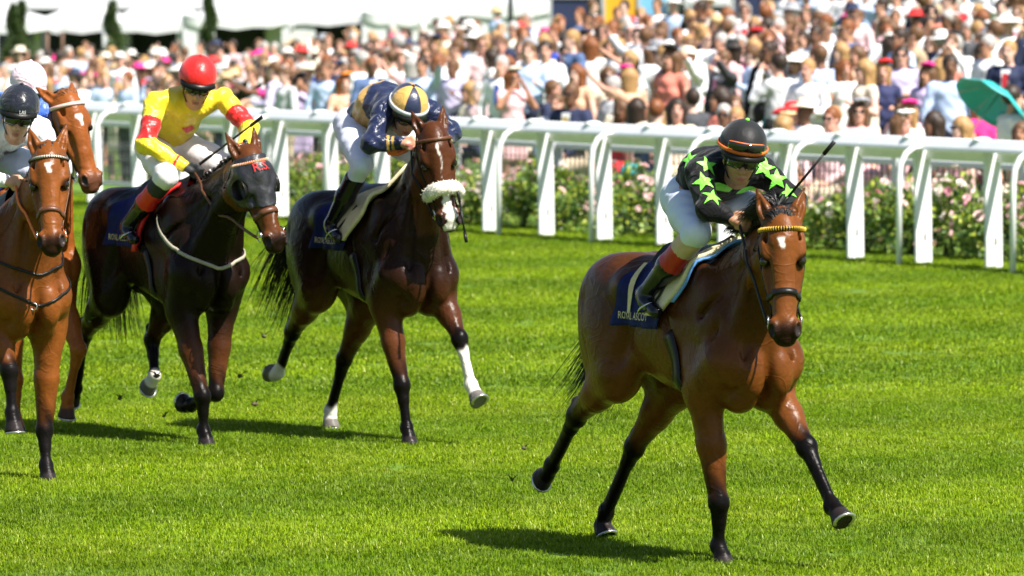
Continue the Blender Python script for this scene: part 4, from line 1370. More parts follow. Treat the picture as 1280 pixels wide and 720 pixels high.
# --- the leader's rider: black with light green stars
def paint_arms(bands, J, fc, base=0):
    fm = np.zeros(len(fc), int)
    for n in 'rl':
        sh, el, wr = J['arms'][n]
        t0, d0 = seg_t(fc, sh, el); t1, d1 = seg_t(fc, el, wr)
        for seg, a, b, mi in bands:
            t, d = (t0, d0) if seg == 0 else (t1, d1)
            fm[(d < .095) & (t > a) & (t < b) & ((d0 <= d1) if seg == 0 else (d1 < d0))] = mi
    return fm
def paint1(J, fc):
    fm = np.zeros(len(fc), int)
    hip, sho = np.array(J['hip']), np.array(J['sho'])
    return fm
J1 = lr(dict(horse=H1, label='jockey in black silks with light green stars and a black cap', hip=(.05, .01, 1.81), sho=(.385, -.01, 1.955), head=(.545, -.035, 2.015), look=(.86, -.40, -.30),
    headup=(.35, 0, 1), lat=(-.06, 1, .03), arch=.05, relb=(.575, -.235, 1.775), rwri=(.635, -.165, 1.735), rhand=(.685, -.130, 1.715), lelb=(.54, .27, 1.80), lwri=(.66, .13, 1.745), lhand=(.715, .085, 1.735),
    rknee=(.475, -.245, 1.655), rank=(.085, -.305, 1.345), rtoe=(.215, -.325, 1.255), silks=[S_BLACK, S_GREEN], paint=paint1, cap=[C_BLACK], capband=ORANGE_RUBBER, bandz=-.004, spare=ORANGE_RUBBER,
    skin=SKIN2, button=S_GREEN, bootstart=.08, bootbands=((0.0, .28), (.28, .52)), bootmats=[mat('tan_gaiter', (.52, .36, .22), .6), mat('red_boot_top', (.40, .01, .012), .4)]))
jockey(J1)
def jdecal(J, px, py, shape, m, name='star', spin=0.0, off=.005):
    q = aim(J['horse'], px, py, J['FJ'])
    if q is None: return
    g = J['FJ'].grad(q[None])[0]
    ex = unit(np.cross((0, 0, 1), g)); ey = np.cross(g, ex)
    c, s = math.cos(spin), math.sin(spin)
    decal(name, J['FJ'], q, ex * c + ey * s, ey * c - ex * s, shape, m, J['root'], off, .02, face=g)
for i, (x, y, r) in enumerate(((884, 207, .058), (880, 227, .060), (891, 246, .058), (955, 209, .060), (971, 224, .060), (986, 241, .05), (862, 200, .05))):
    jdecal(J1, x, y, star_shape(r, 5, .42), S_GREEN, 'star', 0.3 * i)
for x, y, w, h_, a in ((903, 234, .10, .05, -.25), (932, 237, .10, .05, .2), (918, 252, .12, .045, 0.0)):
    jdecal(J1, x, y, quad_shape(w, h_), S_GREEN, 'silk_panel', a)
whip(J1, (.64, .105, 1.755), to_local(H1, at_d(1043, 177, 33.25)[None])[0], 'long black whip raised by the green-starred jockey')
for s, hn in ((-1, J1['rhand']), (1, J1['lhand'])): rein(H1, s, hn, LEATHER, .02)
# --- second: navy and gold
def paint2(J, fc):
    fm = paint_arms([(1, .62, .72, 1), (1, .80, .90, 1)], J, fc)
    hip, sho = np.array(J['hip']), np.array(J['sho']); sd = unit(sho - hip)
    t = (fc - hip) @ sd / np.linalg.norm(sho - hip)
    near = np.minimum(seg_t(fc, J['arms']['r'][0], J['arms']['r'][1])[1], seg_t(fc, J['arms']['l'][0], J['arms']['l'][1])[1]) > .06
    fm[(t > .26) & (t < .60) & near] = 1
    return fm
J2 = lr(dict(horse=H2, label='jockey in navy silks with a gold hoop and a quartered gold and navy cap', hip=(-.12, 0, 1.965), sho=(.42, .0, 2.06), rsho=(.43, -.14, 2.055), head=(.515, -.03, 2.045), look=(.80, -.28, -.52),
    headup=(.55, 0, 1), lat=(-.06, 1, .03), arch=.09, relb=(.50, -.27, 1.87), rwri=(.59, -.135, 1.875), rhand=(.655, -.085, 1.865), lelb=(.50, .29, 1.93), lwri=(.62, .15, 1.87), lhand=(.68, .10, 1.86),
    rknee=(.33, -.245, 1.735), rank=(.03, -.30, 1.37), rtoe=(.16, -.32, 1.28), silks=[S_NAVY, S_GOLD], paint=paint2, cap=[C_NAVY, C_GOLD], capf=lambda w, t: int(((w + math.pi / 6) // (math.pi / 3)) % 2), capband=mat('silver_cap_band', (.55, .58, .62), .35), bandz=.0, bandw=.03))
jockey(J2)
whip(J2, to_local(H2, at_d(571, 232, 41.45)[None])[0], to_local(H2, at_d(583, 303, 41.35)[None])[0], 'short black whip hanging beside the dark bay horse head', .3)
for s, hn in ((-1, J2['rhand']), (1, J2['lhand'])): rein(H2, s, hn, LEATHER, .03)
_lp = [to_local(H2, at_d(x, y, 41.8)[None])[0] for x, y in ((508, 176), (499, 186), (489, 190), (483, 184), (482, 180), (487, 191), (497, 192), (507, 188), (511, 178))]
MB().ribbon(_lp, [np.array([.5, -.8, .3])] * len(_lp), .035, .006).build('rein_loop', ORANGE_RUBBER, H2['bridle'])
# --- third: yellow and red
def paint3(J, fc): return paint_arms([(0, .42, .98, 1), (1, .86, .93, 1)], J, fc)
J3 = lr(dict(horse=H3, label='jockey in yellow silks with red armbands and a red cap', hip=(.0, 0, 1.84), sho=(.33, 0, 2.135), head=(.455, -.01, 2.215), look=(.84, -.34, -.34),
    headup=(.35, 0, 1), lat=(.05, 1, .02), arch=.05, rsho=(.30, -.215, 2.115), lsho=(.38, .215, 2.14), relb=(.395, -.325, 1.865), rwri=(.525, -.155, 1.745), rhand=(.585, -.095, 1.70), lelb=(.585, .29, 1.955), lwri=(.78, .15, 1.83), lhand=(.84, .12, 1.79),
    rknee=(.53, -.25, 1.665), rank=(.10, -.305, 1.36), rtoe=(.22, -.325, 1.27), breech=BREECH_W, silks=[S_YELLOW, S_RED], paint=paint3, cap=[C_RED], gloves=GLOVE, skin=SKIN,
    bootstart=.08, bootbands=((.0, .28), (.28, .55)), bootmats=[mat('black_gaiter', (.02, .02, .02), .7), mat('red_boot_band', (.66, .012, .012), .4)]))
jockey(J3)
jdecal(J3, 236, 161, (np.array([(-.055, 0, 0), (0, -.035, 0), (.055, 0, 0), (0, .035, 0)]), [(0, 1, 2, 3)]), S_RED, 'diamond')
jdecal(J3, 266, 147, (np.array([(-.045, 0, 0), (0, -.03, 0), (.045, 0, 0), (0, .03, 0)]), [(0, 1, 2, 3)]), S_RED, 'diamond', .4)
whip(J3, to_local(H3, at_d(246, 208, 41.85)[None])[0], to_local(H3, at_d(328, 146, 41.5)[None])[0], 'black whip held across by the yellow and red jockey')
for s, hn in ((-1, J3['rhand']), (1, J3['lhand'])): rein(H3, s, hn, BROWN_LEATHER, .05)
# --- fourth: white with navy spots
J4 = lr(dict(horse=H4, label='jockey in white silks with navy spots and a dark navy cap', hip=(-.02, 0, 1.88), sho=(.37, 0, 2.03), head=(.525, -.02, 2.09), look=(.86, -.42, -.22),
    headup=(.3, 0, 1), lat=(0, 1, 0), arch=.05, relb=(.46, -.28, 1.80), rwri=(.58, -.14, 1.74), rhand=(.64, -.09, 1.72), rknee=(.47, -.245, 1.70), rank=(.10, -.305, 1.37), rtoe=(.22, -.325, 1.28),
    silks=[S_WHITE, S_CAPNAVY], cap=[S_CAPNAVY], skin=SKIN))
jockey(J4)
for x, y in ((6, 208), (14, 190), (40, 212), (33, 196)): jdecal(J4, x, y, disc_shape(.045), S_CAPNAVY, 'spot', off=.004)
_v, _f = text_mesh('LAS', .030)
_o = mesh('lettering', [J4['CP'](.142 * math.cos((x + .03) * 6.5) * 1.02 + .012, .119 * math.sin((x + .03) * 6.5) * 1.03, -.002 + y) for x, y, z in _v], _f, MATS['white_leather'], J4['root'])
for s, hn in ((-1, J4['rhand']), (1, J4['lhand'])): rein(H4, s, hn, ORANGE_RUBBER, .02)
# --- fifth: pink cap, blue silks
J5 = lr(dict(horse=H5, label='jockey in blue silks and a pale pink cap behind the white-clad rider', hip=(-.12, 0, 1.88), sho=(.24, 0, 2.06), head=(.375, .02, 2.165), look=(.90, -.25, -.25),
    headup=(.3, 0, 1), lat=(0, 1, 0), arch=.05, relb=(.36, -.28, 1.86), rwri=(.50, -.14, 1.84), rhand=(.56, -.09, 1.82), rknee=(.40, -.245, 1.70), rank=(.06, -.305, 1.38), rtoe=(.19, -.325, 1.29),
    silks=[S_BLUE, S_PINK], cap=[S_PINK], peakmat=S_PINK, skin=SKIN))
jockey(J5)
for s, hn in ((-1, J5['rhand']), (1, J5['lhand'])): rein(H5, s, hn, LEATHER, .02)
# ------------------------------------------------------------------ the course: ground, turf, running rail, rose bed, barrier
RB = on_z(1239, 335.6)                                                   # foot of the rail's last board in view
def rail_pt(u, t, z=0.0):
    """u metres along the course from RB (towards the camera +), t metres behind the rail"""
    return RB + RAIL_DIR * u + RAIL_NRM * t + np.array([0, 0, z])
def rail_ut(x, y):
    w = np.array([x, y, 0.0]) - RB
    return w @ RAIL_DIR, w @ RAIL_NRM
def ground_z(x, y):
    u, t = rail_ut(x, y)
    t = min(max(t - 2.0, 0.0), 60.0)
    x = min(max(x, -9.0), 11.0)
    if x >= 0: return (0.016 + 0.0036 * x) * t
    k = min(-x / 5.0, 1.0); s = min(t / 11.0, 1.0)
    return (1 - k) * 0.016 * t + k * (-0.72 * s * s * (3 - 2 * s) + 0.016 * max(t - 11.0, 0.0))
xs = np.concatenate([np.linspace(-900, -40, 12), np.linspace(-36, 36, 37), np.linspace(40, 900, 12)])
ys = np.concatenate([np.linspace(-200, 20, 8), np.linspace(24, 210, 94), np.linspace(230, 2200, 16)])
gv = [(x, y, ground_z(x, y)) for y in ys for x in xs]
nxx = len(xs)
gf = np.array([(j*nxx+i, j*nxx+i+1, (j+1)*nxx+i+1, (j+1)*nxx+i) for j in range(len(ys)-1) for i in range(nxx-1)])
gm, nt, b = nodes('turf_soil')
tc = nt.nodes.new('ShaderNodeTexCoord')
n1 = noise(nt, 0.35, 3); n2 = noise(nt, 9.0, 5, 0.65)
c = ramp(nt, n2, (0.060, 0.135, 0.003), (0.14, 0.25, 0.008), 0.25, 0.75)
c = mixc(nt, ramp(nt, n1, (0, 0, 0), (1, 1, 1), 0.35, 0.65), c, (0.10, 0.19, 0.005))
nt.links.new(c, b.inputs['Base Color']); b.inputs['Roughness'].default_value = 0.85
bump(nt, b, noise(nt, 30, 5, 0.7), 0.6, 0.05)
tag(mesh('ground', gv, gf, gm), kind='structure')

# grass blades: one patch, repeated over the strip of turf in view
def grass_mat(name, lo, hi):
    m, nt, b = nodes(name)
    tc = nt.nodes.new('ShaderNodeTexCoord')
    geo = nt.nodes.new('ShaderNodeNewGeometry')
    big = nt.nodes.new('ShaderNodeTexNoise'); big.inputs['Scale'].default_value = 0.55; big.inputs['Detail'].default_value = 3
    nt.links.new(geo.outputs['Position'], big.inputs['Vector'])
    # mown bands across the course
    mp = nt.nodes.new('ShaderNodeMapping'); mp.inputs['Rotation'].default_value = (0, 0, -math.atan2(RAIL_DIR[1], RAIL_DIR[0]))
    nt.links.new(geo.outputs['Position'], mp.inputs[0])
    wv = nt.nodes.new('ShaderNodeTexWave'); wv.inputs['Scale'].default_value = 0.075; wv.inputs['Distortion'].default_value = 1.1; wv.inputs['Detail'].default_value = 2
    wv.bands_direction = 'X'
    nt.links.new(mp.outputs[0], wv.inputs['Vector'])
    at = nt.nodes.new('ShaderNodeAttribute'); at.attribute_name = 'tint'
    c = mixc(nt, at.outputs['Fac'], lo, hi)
    sm_ = nt.nodes.new('ShaderNodeTexNoise'); sm_.inputs['Scale'].default_value = 2.6; sm_.inputs['Detail'].default_value = 5; sm_.inputs['Roughness'].default_value = .65
    nt.links.new(geo.outputs['Position'], sm_.inputs['Vector'])
    c2 = mixc(nt, ramp(nt, big.outputs['Fac'], (0, 0, 0), (1, 1, 1), 0.38, 0.62), c, mixc(nt, at.outputs['Fac'], tuple(x * .78 for x in lo), tuple(x * .82 for x in hi)))
    c2 = mixc(nt, ramp(nt, sm_.outputs['Fac'], (0, 0, 0), (.55, .55, .55), 0.48, 0.72), c2, (.30, .38, .055))
    c2 = mixc(nt, ramp(nt, sm_.outputs['Fac'], (.5, .5, .5), (0, 0, 0), 0.28, 0.44), c2, (.055, .150, .002))
    fl_ = nt.nodes.new('ShaderNodeAttribute'); fl_.attribute_name = 'fleck'
    c2 = mixc(nt, fl_.outputs['Fac'], c2, (.60, .62, .24))
    c3 = mixc(nt, ramp(nt, wv.outputs['Fac'], (.82, .86, .85), (1.14, 1.1, 1.02), .2, .8), (1, 1, 1), c2, 'MULTIPLY')
    mm = nt.nodes.new('ShaderNodeMix'); mm.data_type = 'RGBA'; mm.blend_type = 'MULTIPLY'; mm.inputs[0].default_value = 1
    nt.links.new(c2, mm.inputs[6]); nt.links.new(ramp(nt, wv.outputs['Fac'], (.80, .85, .84), (1.18, 1.12, 1.02), .2, .8), mm.inputs[7])
    nt.links.new(mm.outputs[2], b.inputs['Base Color'])
    b.inputs['Roughness'].default_value = 0.55
    b.inputs['Specular IOR Level'].default_value = 0.12
    tr = nt.nodes.new('ShaderNodeBsdfTranslucent'); nt.links.new(mm.outputs[2], tr.inputs[0])
    mx = nt.nodes.new('ShaderNodeMixShader'); mx.inputs[0].default_value = 0.30
    nt.links.new(b.outputs[0], mx.inputs[1]); nt.links.new(tr.outputs[0], mx.inputs[2])
    out = nt.nodes['Material Output']; nt.links.new(mx.outputs[0], out.inputs[0])
    return m
GRASS = grass_mat('grass_blades', (0.092, 0.184, 0.0020), (0.275, 0.385, 0.006))
def grass_patch(n, size, seed, hmin, hmax, wd):
    r = np.random.default_rng(seed)
    cx = r.uniform(-size/2, size/2, (n // 6, 2))
    p = np.repeat(cx, 6, 0) + r.normal(0, .018, (n // 6 * 6, 2)); n = len(p)
    a = r.uniform(0, 2 * np.pi, n); h = r.uniform(hmin, hmax, n) * np.repeat(r.uniform(.6, 1.25, n // 6), 6); lean = r.uniform(.25, 1.1, n)
    d = np.stack([np.cos(a), np.sin(a)], 1); s = np.stack([-d[:, 1], d[:, 0]], 1) * (wd * r.uniform(.6, 1.3, n))[:, None]
    z0 = np.full(n, -.004)
    A = np.c_[p - s, z0]; B = np.c_[p + s, z0]
    m = p + d * (h * lean * .35)[:, None]
    C = np.c_[m + s * .75, h * .62]; D = np.c_[m - s * .75, h * .62]
    E = np.c_[p + d * (h * lean)[:, None], h * (1 - .28 * lean ** 2)]
    v = np.stack([A, B, C, D, E], 1).reshape(-1, 3)
    i = np.arange(n) * 5
    f = [(k, k+1, k+2, k+3) for k in i] + [(k+3, k+2, k+4) for k in i]
    me = mesh('grass_patch', v, f, GRASS, 'DATA', True)
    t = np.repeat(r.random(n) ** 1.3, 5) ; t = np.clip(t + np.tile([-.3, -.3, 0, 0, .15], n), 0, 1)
    vcol(me, 'tint', t); vcol(me, 'fleck', np.repeat(np.where(r.random(n) < .025, r.uniform(.4, 1, n), 0.0), 5))
    return me
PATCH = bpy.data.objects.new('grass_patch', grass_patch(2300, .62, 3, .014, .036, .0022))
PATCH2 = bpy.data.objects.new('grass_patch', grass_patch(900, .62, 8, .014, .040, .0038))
def grass_field(name, pts, patch, seed, label):
    o = mesh(name, pts, [], GRASS)
    tag(o, label, 'grass', kind='stuff')
    ng = bpy.data.node_groups.new(name, 'GeometryNodeTree')
    ng.interface.new_socket('Geometry', in_out='INPUT', socket_type='NodeSocketGeometry')
    ng.interface.new_socket('Geometry', in_out='OUTPUT', socket_type='NodeSocketGeometry')
    gi = ng.nodes.new('NodeGroupInput'); go = ng.nodes.new('NodeGroupOutput')
    ip = ng.nodes.new('GeometryNodeInstanceOnPoints')
    oi = ng.nodes.new('GeometryNodeObjectInfo'); oi.inputs['Object'].default_value = patch
    rv = ng.nodes.new('FunctionNodeRandomValue'); rv.data_type = 'FLOAT_VECTOR'
    rv.inputs[0].default_value = (0, 0, 0); rv.inputs[1].default_value = (0, 0, 6.283); rv.inputs['Seed'].default_value = seed
    rs = ng.nodes.new('FunctionNodeRandomValue'); rs.data_type = 'FLOAT'; rs.inputs[2].default_value = .8; rs.inputs[3].default_value = 1.2
    L = ng.links.new
    L(gi.outputs[0], ip.inputs['Points']); L(oi.outputs['Geometry'], ip.inputs['Instance'])
    L(rv.outputs[0], ip.inputs['Rotation']); L(rs.outputs[1], ip.inputs['Scale']); L(ip.outputs[0], go.inputs[0])
    md = o.modifiers.new('blades', 'NODES'); md.node_group = ng
    return o
def in_view(x, y, z=0, m=60):
    d = y
    px = 640 + FPX * x / d
    return -m < px < 1280 + m
rg = random.Random(12)
p1, p2 = [], []
y = 26.5
while y < 100:
    st = .44 if y < 47 else .5
    x = -y * .082 - 1.6
    while x < y * .082 + 1.6:
        xx, yy = x + rg.uniform(-.12, .12), y + rg.uniform(-.12, .12)
        u, t = rail_ut(xx, yy)
        if t < 1.0: (p1 if yy < 47 else p2).append((xx, yy, ground_z(xx, yy) - .004))
        x += st
    y += st
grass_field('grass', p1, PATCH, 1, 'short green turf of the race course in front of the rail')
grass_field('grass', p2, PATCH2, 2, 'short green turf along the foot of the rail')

# ---- running rail
PVC = mat('white_rail_plastic', (0.78, 0.79, 0.80), 0.35, 0.05, 3.0, spec=0.5)
DARK_SLOT = mat('dark_slot', (0.06, 0.055, 0.05), 0.7)
def local_frame(o_u): return rail_pt(o_u, 0)
rail = empty('running_rail', tuple(rail_pt(-8, 0)), math.atan2(RAIL_DIR[1], RAIL_DIR[0]))
tag(rail, 'long white plastic running rail on board posts along the course', 'rail')
# in the rail's frame: x along the course, y = behind the rail is +y? (left of the direction)
YS = 1.0 if np.dot(np.array([-RAIL_DIR[1], RAIL_DIR[0], 0]), RAIL_NRM) > 0 else -1.0
u_a = [rail_ut(*on_z(px, 335.6 + .0726 * (px - 1239))[:2])[0] for px in (610, 680, 751, 826, 1068, 1153, 1239)]
PITCH_U = (u_a[-1] - u_a[0]) / 8.0
def prof_beam(prof, x0, x1, mb, mi=0):
    n = len(prof)
    v = [(x0, y_, z_) for y_, z_ in prof] + [(x1, y_, z_) for y_, z_ in prof]
    mb.add(v, [(k, (k+1) % n, n + (k+1) % n, n + k) for k in range(n)] + [tuple(range(n))[::-1], tuple(range(n, 2*n))], mi)
def rounded(y0, y1, z0, z1, r=.02, sk=0.0):
    out = []
    for cy, cz, a0 in ((y1-r, z1-r, 0), (y0+r, z1-r, 90), (y0+r, z0+r, 180), (y1-r, z0+r, 270)):
        for k in range(4):
            a = rad(a0 + 30 * k); out.append((cy + r * math.cos(a), cz + r * math.sin(a)))
    return out
k0, k1 = -26, 6
sec = 4
for s0 in range(k0, k1, sec):                                              # beam in lengths with fine joints
    mb = MB(); x0 = s0 * PITCH_U + 8 + .5; x1 = (s0 + sec) * PITCH_U + 8 + .5 - .006
    prof_beam([(y_ * YS, z_) for y_, z_ in ((.02, 1.14), (.02, 1.235), (.005, 1.25), (-.155, 1.25), (-.175, 1.243), (-.232, 1.165), (-.24, 1.14), (-.22, 1.13))], x0, x1, mb); o = mb.build('beam', PVC, rail, False)
    mb = MB(); prof_beam([(y_ * YS, z_) for y_, z_ in rounded(.05, .11, 1.02, 1.135, .018)], x0, x1, mb); mb.build('rear_bar', PVC, rail, False)
fin_me = None
for k in range(k0, k1):
    x = k * PITCH_U + 8
    if fin_me is None:
        mb = MB()
        prof = [(-.012, 0), (-.012, .0), (.012, 0)]
        w = .0875
        v = []
        for (zz, c_, hw) in ((-.05, .03, w), (.55, .02, w), (1.13, 0.0, w)):
            for xx, yy in ((-.022, -hw), (-.012, -hw - .008), (.012, -hw - .008), (.022, -hw), (.022, hw), (.012, hw + .008), (-.012, hw + .008), (-.022, hw)):
                v.append((xx, (yy + c_) * YS, zz))
        f = []
        for i in range(2):
            for q in range(8): f.append((i*8+q, i*8+(q+1) % 8, (i+1)*8+(q+1) % 8, (i+1)*8+q))
        mb.add(v, f + [tuple(range(16, 24)), tuple(range(7, -1, -1))])
        fin_me = mb.build('board_post', PVC, 'DATA', False)
        slot_me = MB().box((.0, .035 * YS, .26), (.05, .022, .075)).build('slot', DARK_SLOT, 'DATA', False)
        cap_me = MB().ball((0, -.11 * YS, 1.243), (.10, .10, .035), 12, 6).build('cap', PVC, 'DATA')
    o = link('board_post', fin_me, rail); o.location = (x, 0, 0)
    s_ = link('slot', slot_me, o); c_ = link('cap', cap_me, o)
u_thin = [rail_ut(*on_z(px, py)[:2]) for px, py in ((656, 299), (769, 307.5), (1113.7, 334), (1253, 343))]
t_thin = -.47
pitch_t = 1.6 * PITCH_U
u0 = rail_ut(*on_z(1253, 343)[:2])[0]
thin_me = None
for k in range(-16, 4):
    if thin_me is None:
        pts = [(0, 0, -.05), (0, 0, .85), (0, .02, 1.0), (0, .08, 1.10), (0, .17, 1.155), (0, .30, 1.17)]
        thin_me = MB().tube([(p[0], p[1] * YS, p[2]) for p in pts], .030, 10).build('goose_neck_post', PVC, 'DATA')
    o = link('goose_neck_post', thin_me, rail); o.location = (u0 + 8 + k * pitch_t, t_thin * YS, 0)

# ---- crowd barrier behind the flower bed
BAR = mat('grey_white_barrier', (0.60, 0.62, 0.63), 0.45, 0.06, 4)
MESHW = mat('dark_mesh_wire', (0.09, 0.10, 0.11), 0.5, 0.1, 20)
bar = empty('crowd_barrier', tuple(rail_pt(-8, 1.75)), math.atan2(RAIL_DIR[1], RAIL_DIR[0]))
tag(bar, 'pale grey barrier with wire panels between the rose bed and the crowd', 'barrier')
L0, L1 = -36, 16
prof_beam_m = MB(); prof_beam([(y_, z_) for y_, z_ in rounded(-.05, .05, .86, .93, .015)], L0, L1, prof_beam_m); prof_beam_m.build('top_rail', BAR, bar, False)
mb = MB(); prof_beam([(y_, z_) for y_, z_ in rounded(-.03, .03, .10, .15, .012)], L0, L1, mb); mb.build('bottom_rail', BAR, bar, False)
post_me = MB().box((0, -.01, .46), (.10, .12, .95)).build('post', BAR, 'DATA', False)
pan = MB()
for k in range(22): pan.box((.11 + .105 * k, 0, .5), (.012, .012, .72))
for z_ in (.28, .44, .60, .76): pan.box((1.2, .012, z_), (2.4, .006, .010))
pan_me = pan.build('wire_panel', MESHW, 'DATA', False)
for k in range(21):
    o = link('post', post_me, bar); o.location = (L0 + .3 + 2.45 * k, 0, 0)
    o = link('wire_panel', pan_me, bar); o.location = (L0 + .3 + 2.45 * k, 0, 0)

# ---- rose bushes
LEAF = []
for nm, col in (('rose_leaf_dark', (.055, .120, .020)), ('rose_leaf', (.16, .25, .028)), ('rose_leaf_young', (.33, .38, .040))):
    m, nt, b = nodes(nm); f = noise(nt, 14)
    nt.links.new(ramp(nt, f, tuple(c * .7 for c in col), tuple(c * 1.3 for c in col), .3, .7), b.inputs['Base Color'])
    b.inputs['Roughness'].default_value = .45
    LEAF.append(m)
STEM = mat('rose_stem', (.09, .10, .035), .7)
ROSE = [mat('pink_petal', (.82, .50, .53), .6, .2, 60), mat('pale_pink_petal', (.82, .58, .56), .6, .15, 60), mat('white_rose_petal', (.82, .74, .68), .6, .1, 60), mat('deep_pink_petal', (.80, .36, .46), .6, .2, 60)]
def rose_mesh(m, seed):
    r = random.Random(seed); mb = MB()
    for ring, (n, rr, zz) in enumerate(((3, .012, .030), (5, .026, .022), (6, .040, .008))):
        for k in range(n):
            a = 6.283 * k / n + ring * .5 + r.uniform(-.2, .2)
            c, s = math.cos(a), math.sin(a)
            w = rr * .85
            p = [(c*rr*.3 + s*w*.5, s*rr*.3 - c*w*.5, 0), (c*rr*.3 - s*w*.5, s*rr*.3 + c*w*.5, 0), (c*rr - s*w, s*rr + c*w, zz), (c*rr*1.25, s*rr*1.25, zz + .008), (c*rr + s*w, s*rr - c*w, zz)]
            mb.add(p, [(0, 1, 2, 3, 4)])
    return mb.build('rose', m, 'DATA')
ROSES = [rose_mesh(m, i) for i, m in enumerate(ROSE)]
def leafy(n, pos, size, seed, mats=3, rz=None):
    """leaf-sized faces spread through a volume: pos(r)->(point, outward)"""
    r = random.Random(seed); v, f, mi = [], [], []
    for i in range(n):
        p, o = pos(r)
        d = V((o[0] + r.uniform(-.8, .8), o[1] + r.uniform(-.8, .8), o[2] + r.uniform(-.6, .9))).normalized()
        s = d.cross(V((r.uniform(-1, 1), r.uniform(-1, 1), r.uniform(-1, 1)))).normalized()
        L = size * r.uniform(.6, 1.25); p = V(p); w = L * .33; nn = d.cross(s) * L * .10
        b0 = len(v)
        v += [p, p + d * L * .45 + s * w + nn, p + d * L, p + d * L * .45 - s * w + nn]
        f += [(b0, b0+1, b0+2), (b0, b0+2, b0+3)]
        k = r.random(); q = 0 if k < .35 else (1 if k < .78 else 2)
        mi += [q, q]
    return v, f, mi
bush_kinds = []
for kd in range(5):
    r = random.Random(40 + kd)
    lobes = [((r.uniform(-.35, .35), r.uniform(-.22, .22), r.uniform(.22, .50)), r.uniform(.16, .27)) for _ in range(8)] + [((0, 0, .25), .32)]
    def pos(rr, lobes=lobes):
        c, R = lobes[rr.randrange(len(lobes))]
        d = V((rr.gauss(0, 1), rr.gauss(0, 1), rr.gauss(0, 1))).normalized()
        q = R * rr.random() ** .4
        p = V(c) + d * q
        if p.z < .02: p.z = .02 + rr.random() * .1
        return p, d
    v, f, mi = leafy(1900, pos, .060, 70 + kd)
    me = mesh('foliage', v, f, LEAF, 'DATA', False, mi)
    st = MB()
    for k in range(9):
        a = r.uniform(0, 6.28); e = (r.uniform(-.3, .3), r.uniform(-.2, .2), r.uniform(.4, .7))
        st.tube([(math.cos(a)*.04, math.sin(a)*.04, 0), (e[0]*.5, e[1]*.5, e[2]*.6), e], [.009, .006, .003], 4)
    bush_kinds.append((me, st.build('stems', STEM, 'DATA'), lobes))
rb_rng = random.Random(77)
u = -17.0; kbush = 0
while u < -0.55:
    px = None
    w = rail_pt(u, 1.02 + rb_rng.uniform(-.10, .10)); 
    me, sme, lobes = bush_kinds[kbush % 5]
    sc = rb_rng.uniform(.82, 1.14)
    main = rb_rng.choice((0, 1, 1, 2, 3))
    names = ['pink', 'pale pink', 'white', 'deep pink']
    root = empty('rose_bush', (w[0], w[1], 0), rb_rng.uniform(0, 6.28)); root.scale = (sc, sc, sc * rb_rng.uniform(.9, 1.1))
    link('foliage', me, root); link('stems', sme, root)
    nfl = rb_rng.randrange(24, 48)
    for k in range(nfl):
        c, R = lobes[rb_rng.randrange(len(lobes) - 1)]
        d = V((rb_rng.gauss(0, 1), rb_rng.gauss(0, 1), abs(rb_rng.gauss(.3, 1)))).normalized()
        o = link('rose', ROSES[main if rb_rng.random() < .65 else rb_rng.randrange(4)], root)
        p = V(c) + d * (R + .05); o.location = p
        o.rotation_euler = d.to_track_quat('Z', 'Y').to_euler(); s = rb_rng.uniform(.5, 1.05); o.scale = (s, s, s)
    tag(root, '%s rose bush with %s mostly %s blooms behind the white rail' % ('tall' if sc > 1.04 else ('low' if sc < .92 else 'rounded'), 'fewer' if nfl < 34 else 'many', names[main]), 'rose bush', 'rose bushes along the rail')
    u += rb_rng.uniform(.62, 1.0); kbush += 1
print('setting', round(time.time() - _T0, 1))
# ------------------------------------------------------------------ spectators
def cmat(name, col, rough=0.75, var=.14, scale=9, spec=.3):
    return mat('cloth_' + name.replace(' ', '_'), col, rough, var, scale, spec=spec)
SHIRTS = {'white': (.82, .82, .84), 'pale blue': (.44, .55, .76), 'pale pink': (.74, .52, .54), 'cream': (.72, .66, .54), 'lilac': (.56, .50, .70), 'light grey': (.55, .56, .58)}
SUITS = {'navy': (.020, .028, .070), 'charcoal': (.055, .058, .066), 'mid blue': (.085, .14, .28), 'tan': (.40, .30, .20), 'black': (.018, .018, .020), 'pale grey': (.40, .41, .42)}
DRESSES = {'white': (.76, .74, .72), 'coral': (.70, .22, .16), 'royal blue': (.03, .07, .42), 'pale pink': (.74, .46, .48), 'black': (.02, .02, .022), 'red': (.58, .03, .04), 'cream': (.72, .63, .50), 'navy': (.025, .03, .09), 'teal': (.03, .30, .30), 'magenta': (.55, .03, .20), 'peach': (.74, .42, .28), 'lilac': (.50, .40, .62)}
HAIRS = {'dark': (.035, .022, .015), 'brown': (.13, .066, .032), 'blonde': (.36, .21, .085), 'grey': (.38, .36, .34), 'auburn': (.19, .065, .022)}
HATS = {'straw': (.58, .42, .22), 'white': (.76, .74, .70), 'black': (.02, .02, .02), 'magenta': (.72, .03, .24), 'navy': (.02, .028, .07), 'cream': (.70, .62, .48), 'red': (.62, .03, .03), 'grey': (.30, .31, .34), 'orange': (.80, .24, .03)}
SKINS = [cmat('skin_%d' % i, c, .5, .12, 14) for i, c in enumerate([(.62, .34, .25), (.56, .29, .20), (.66, .41, .32), (.48, .24, .15), (.18, .085, .05), (.64, .33, .25)])]
EYE_D = mat('dark_eyes_and_brows', (.06, .03, .022), .5)
GLASS_D = mat('dark_sunglasses', (.015, .015, .018), .12)
TROUSER = {'navy': (.022, .028, .06), 'grey': (.20, .20, .21), 'black': (.02, .02, .02), 'beige': (.48, .40, .29)}
SHOES = mat('dark_shoe', (.03, .02, .015), .4)

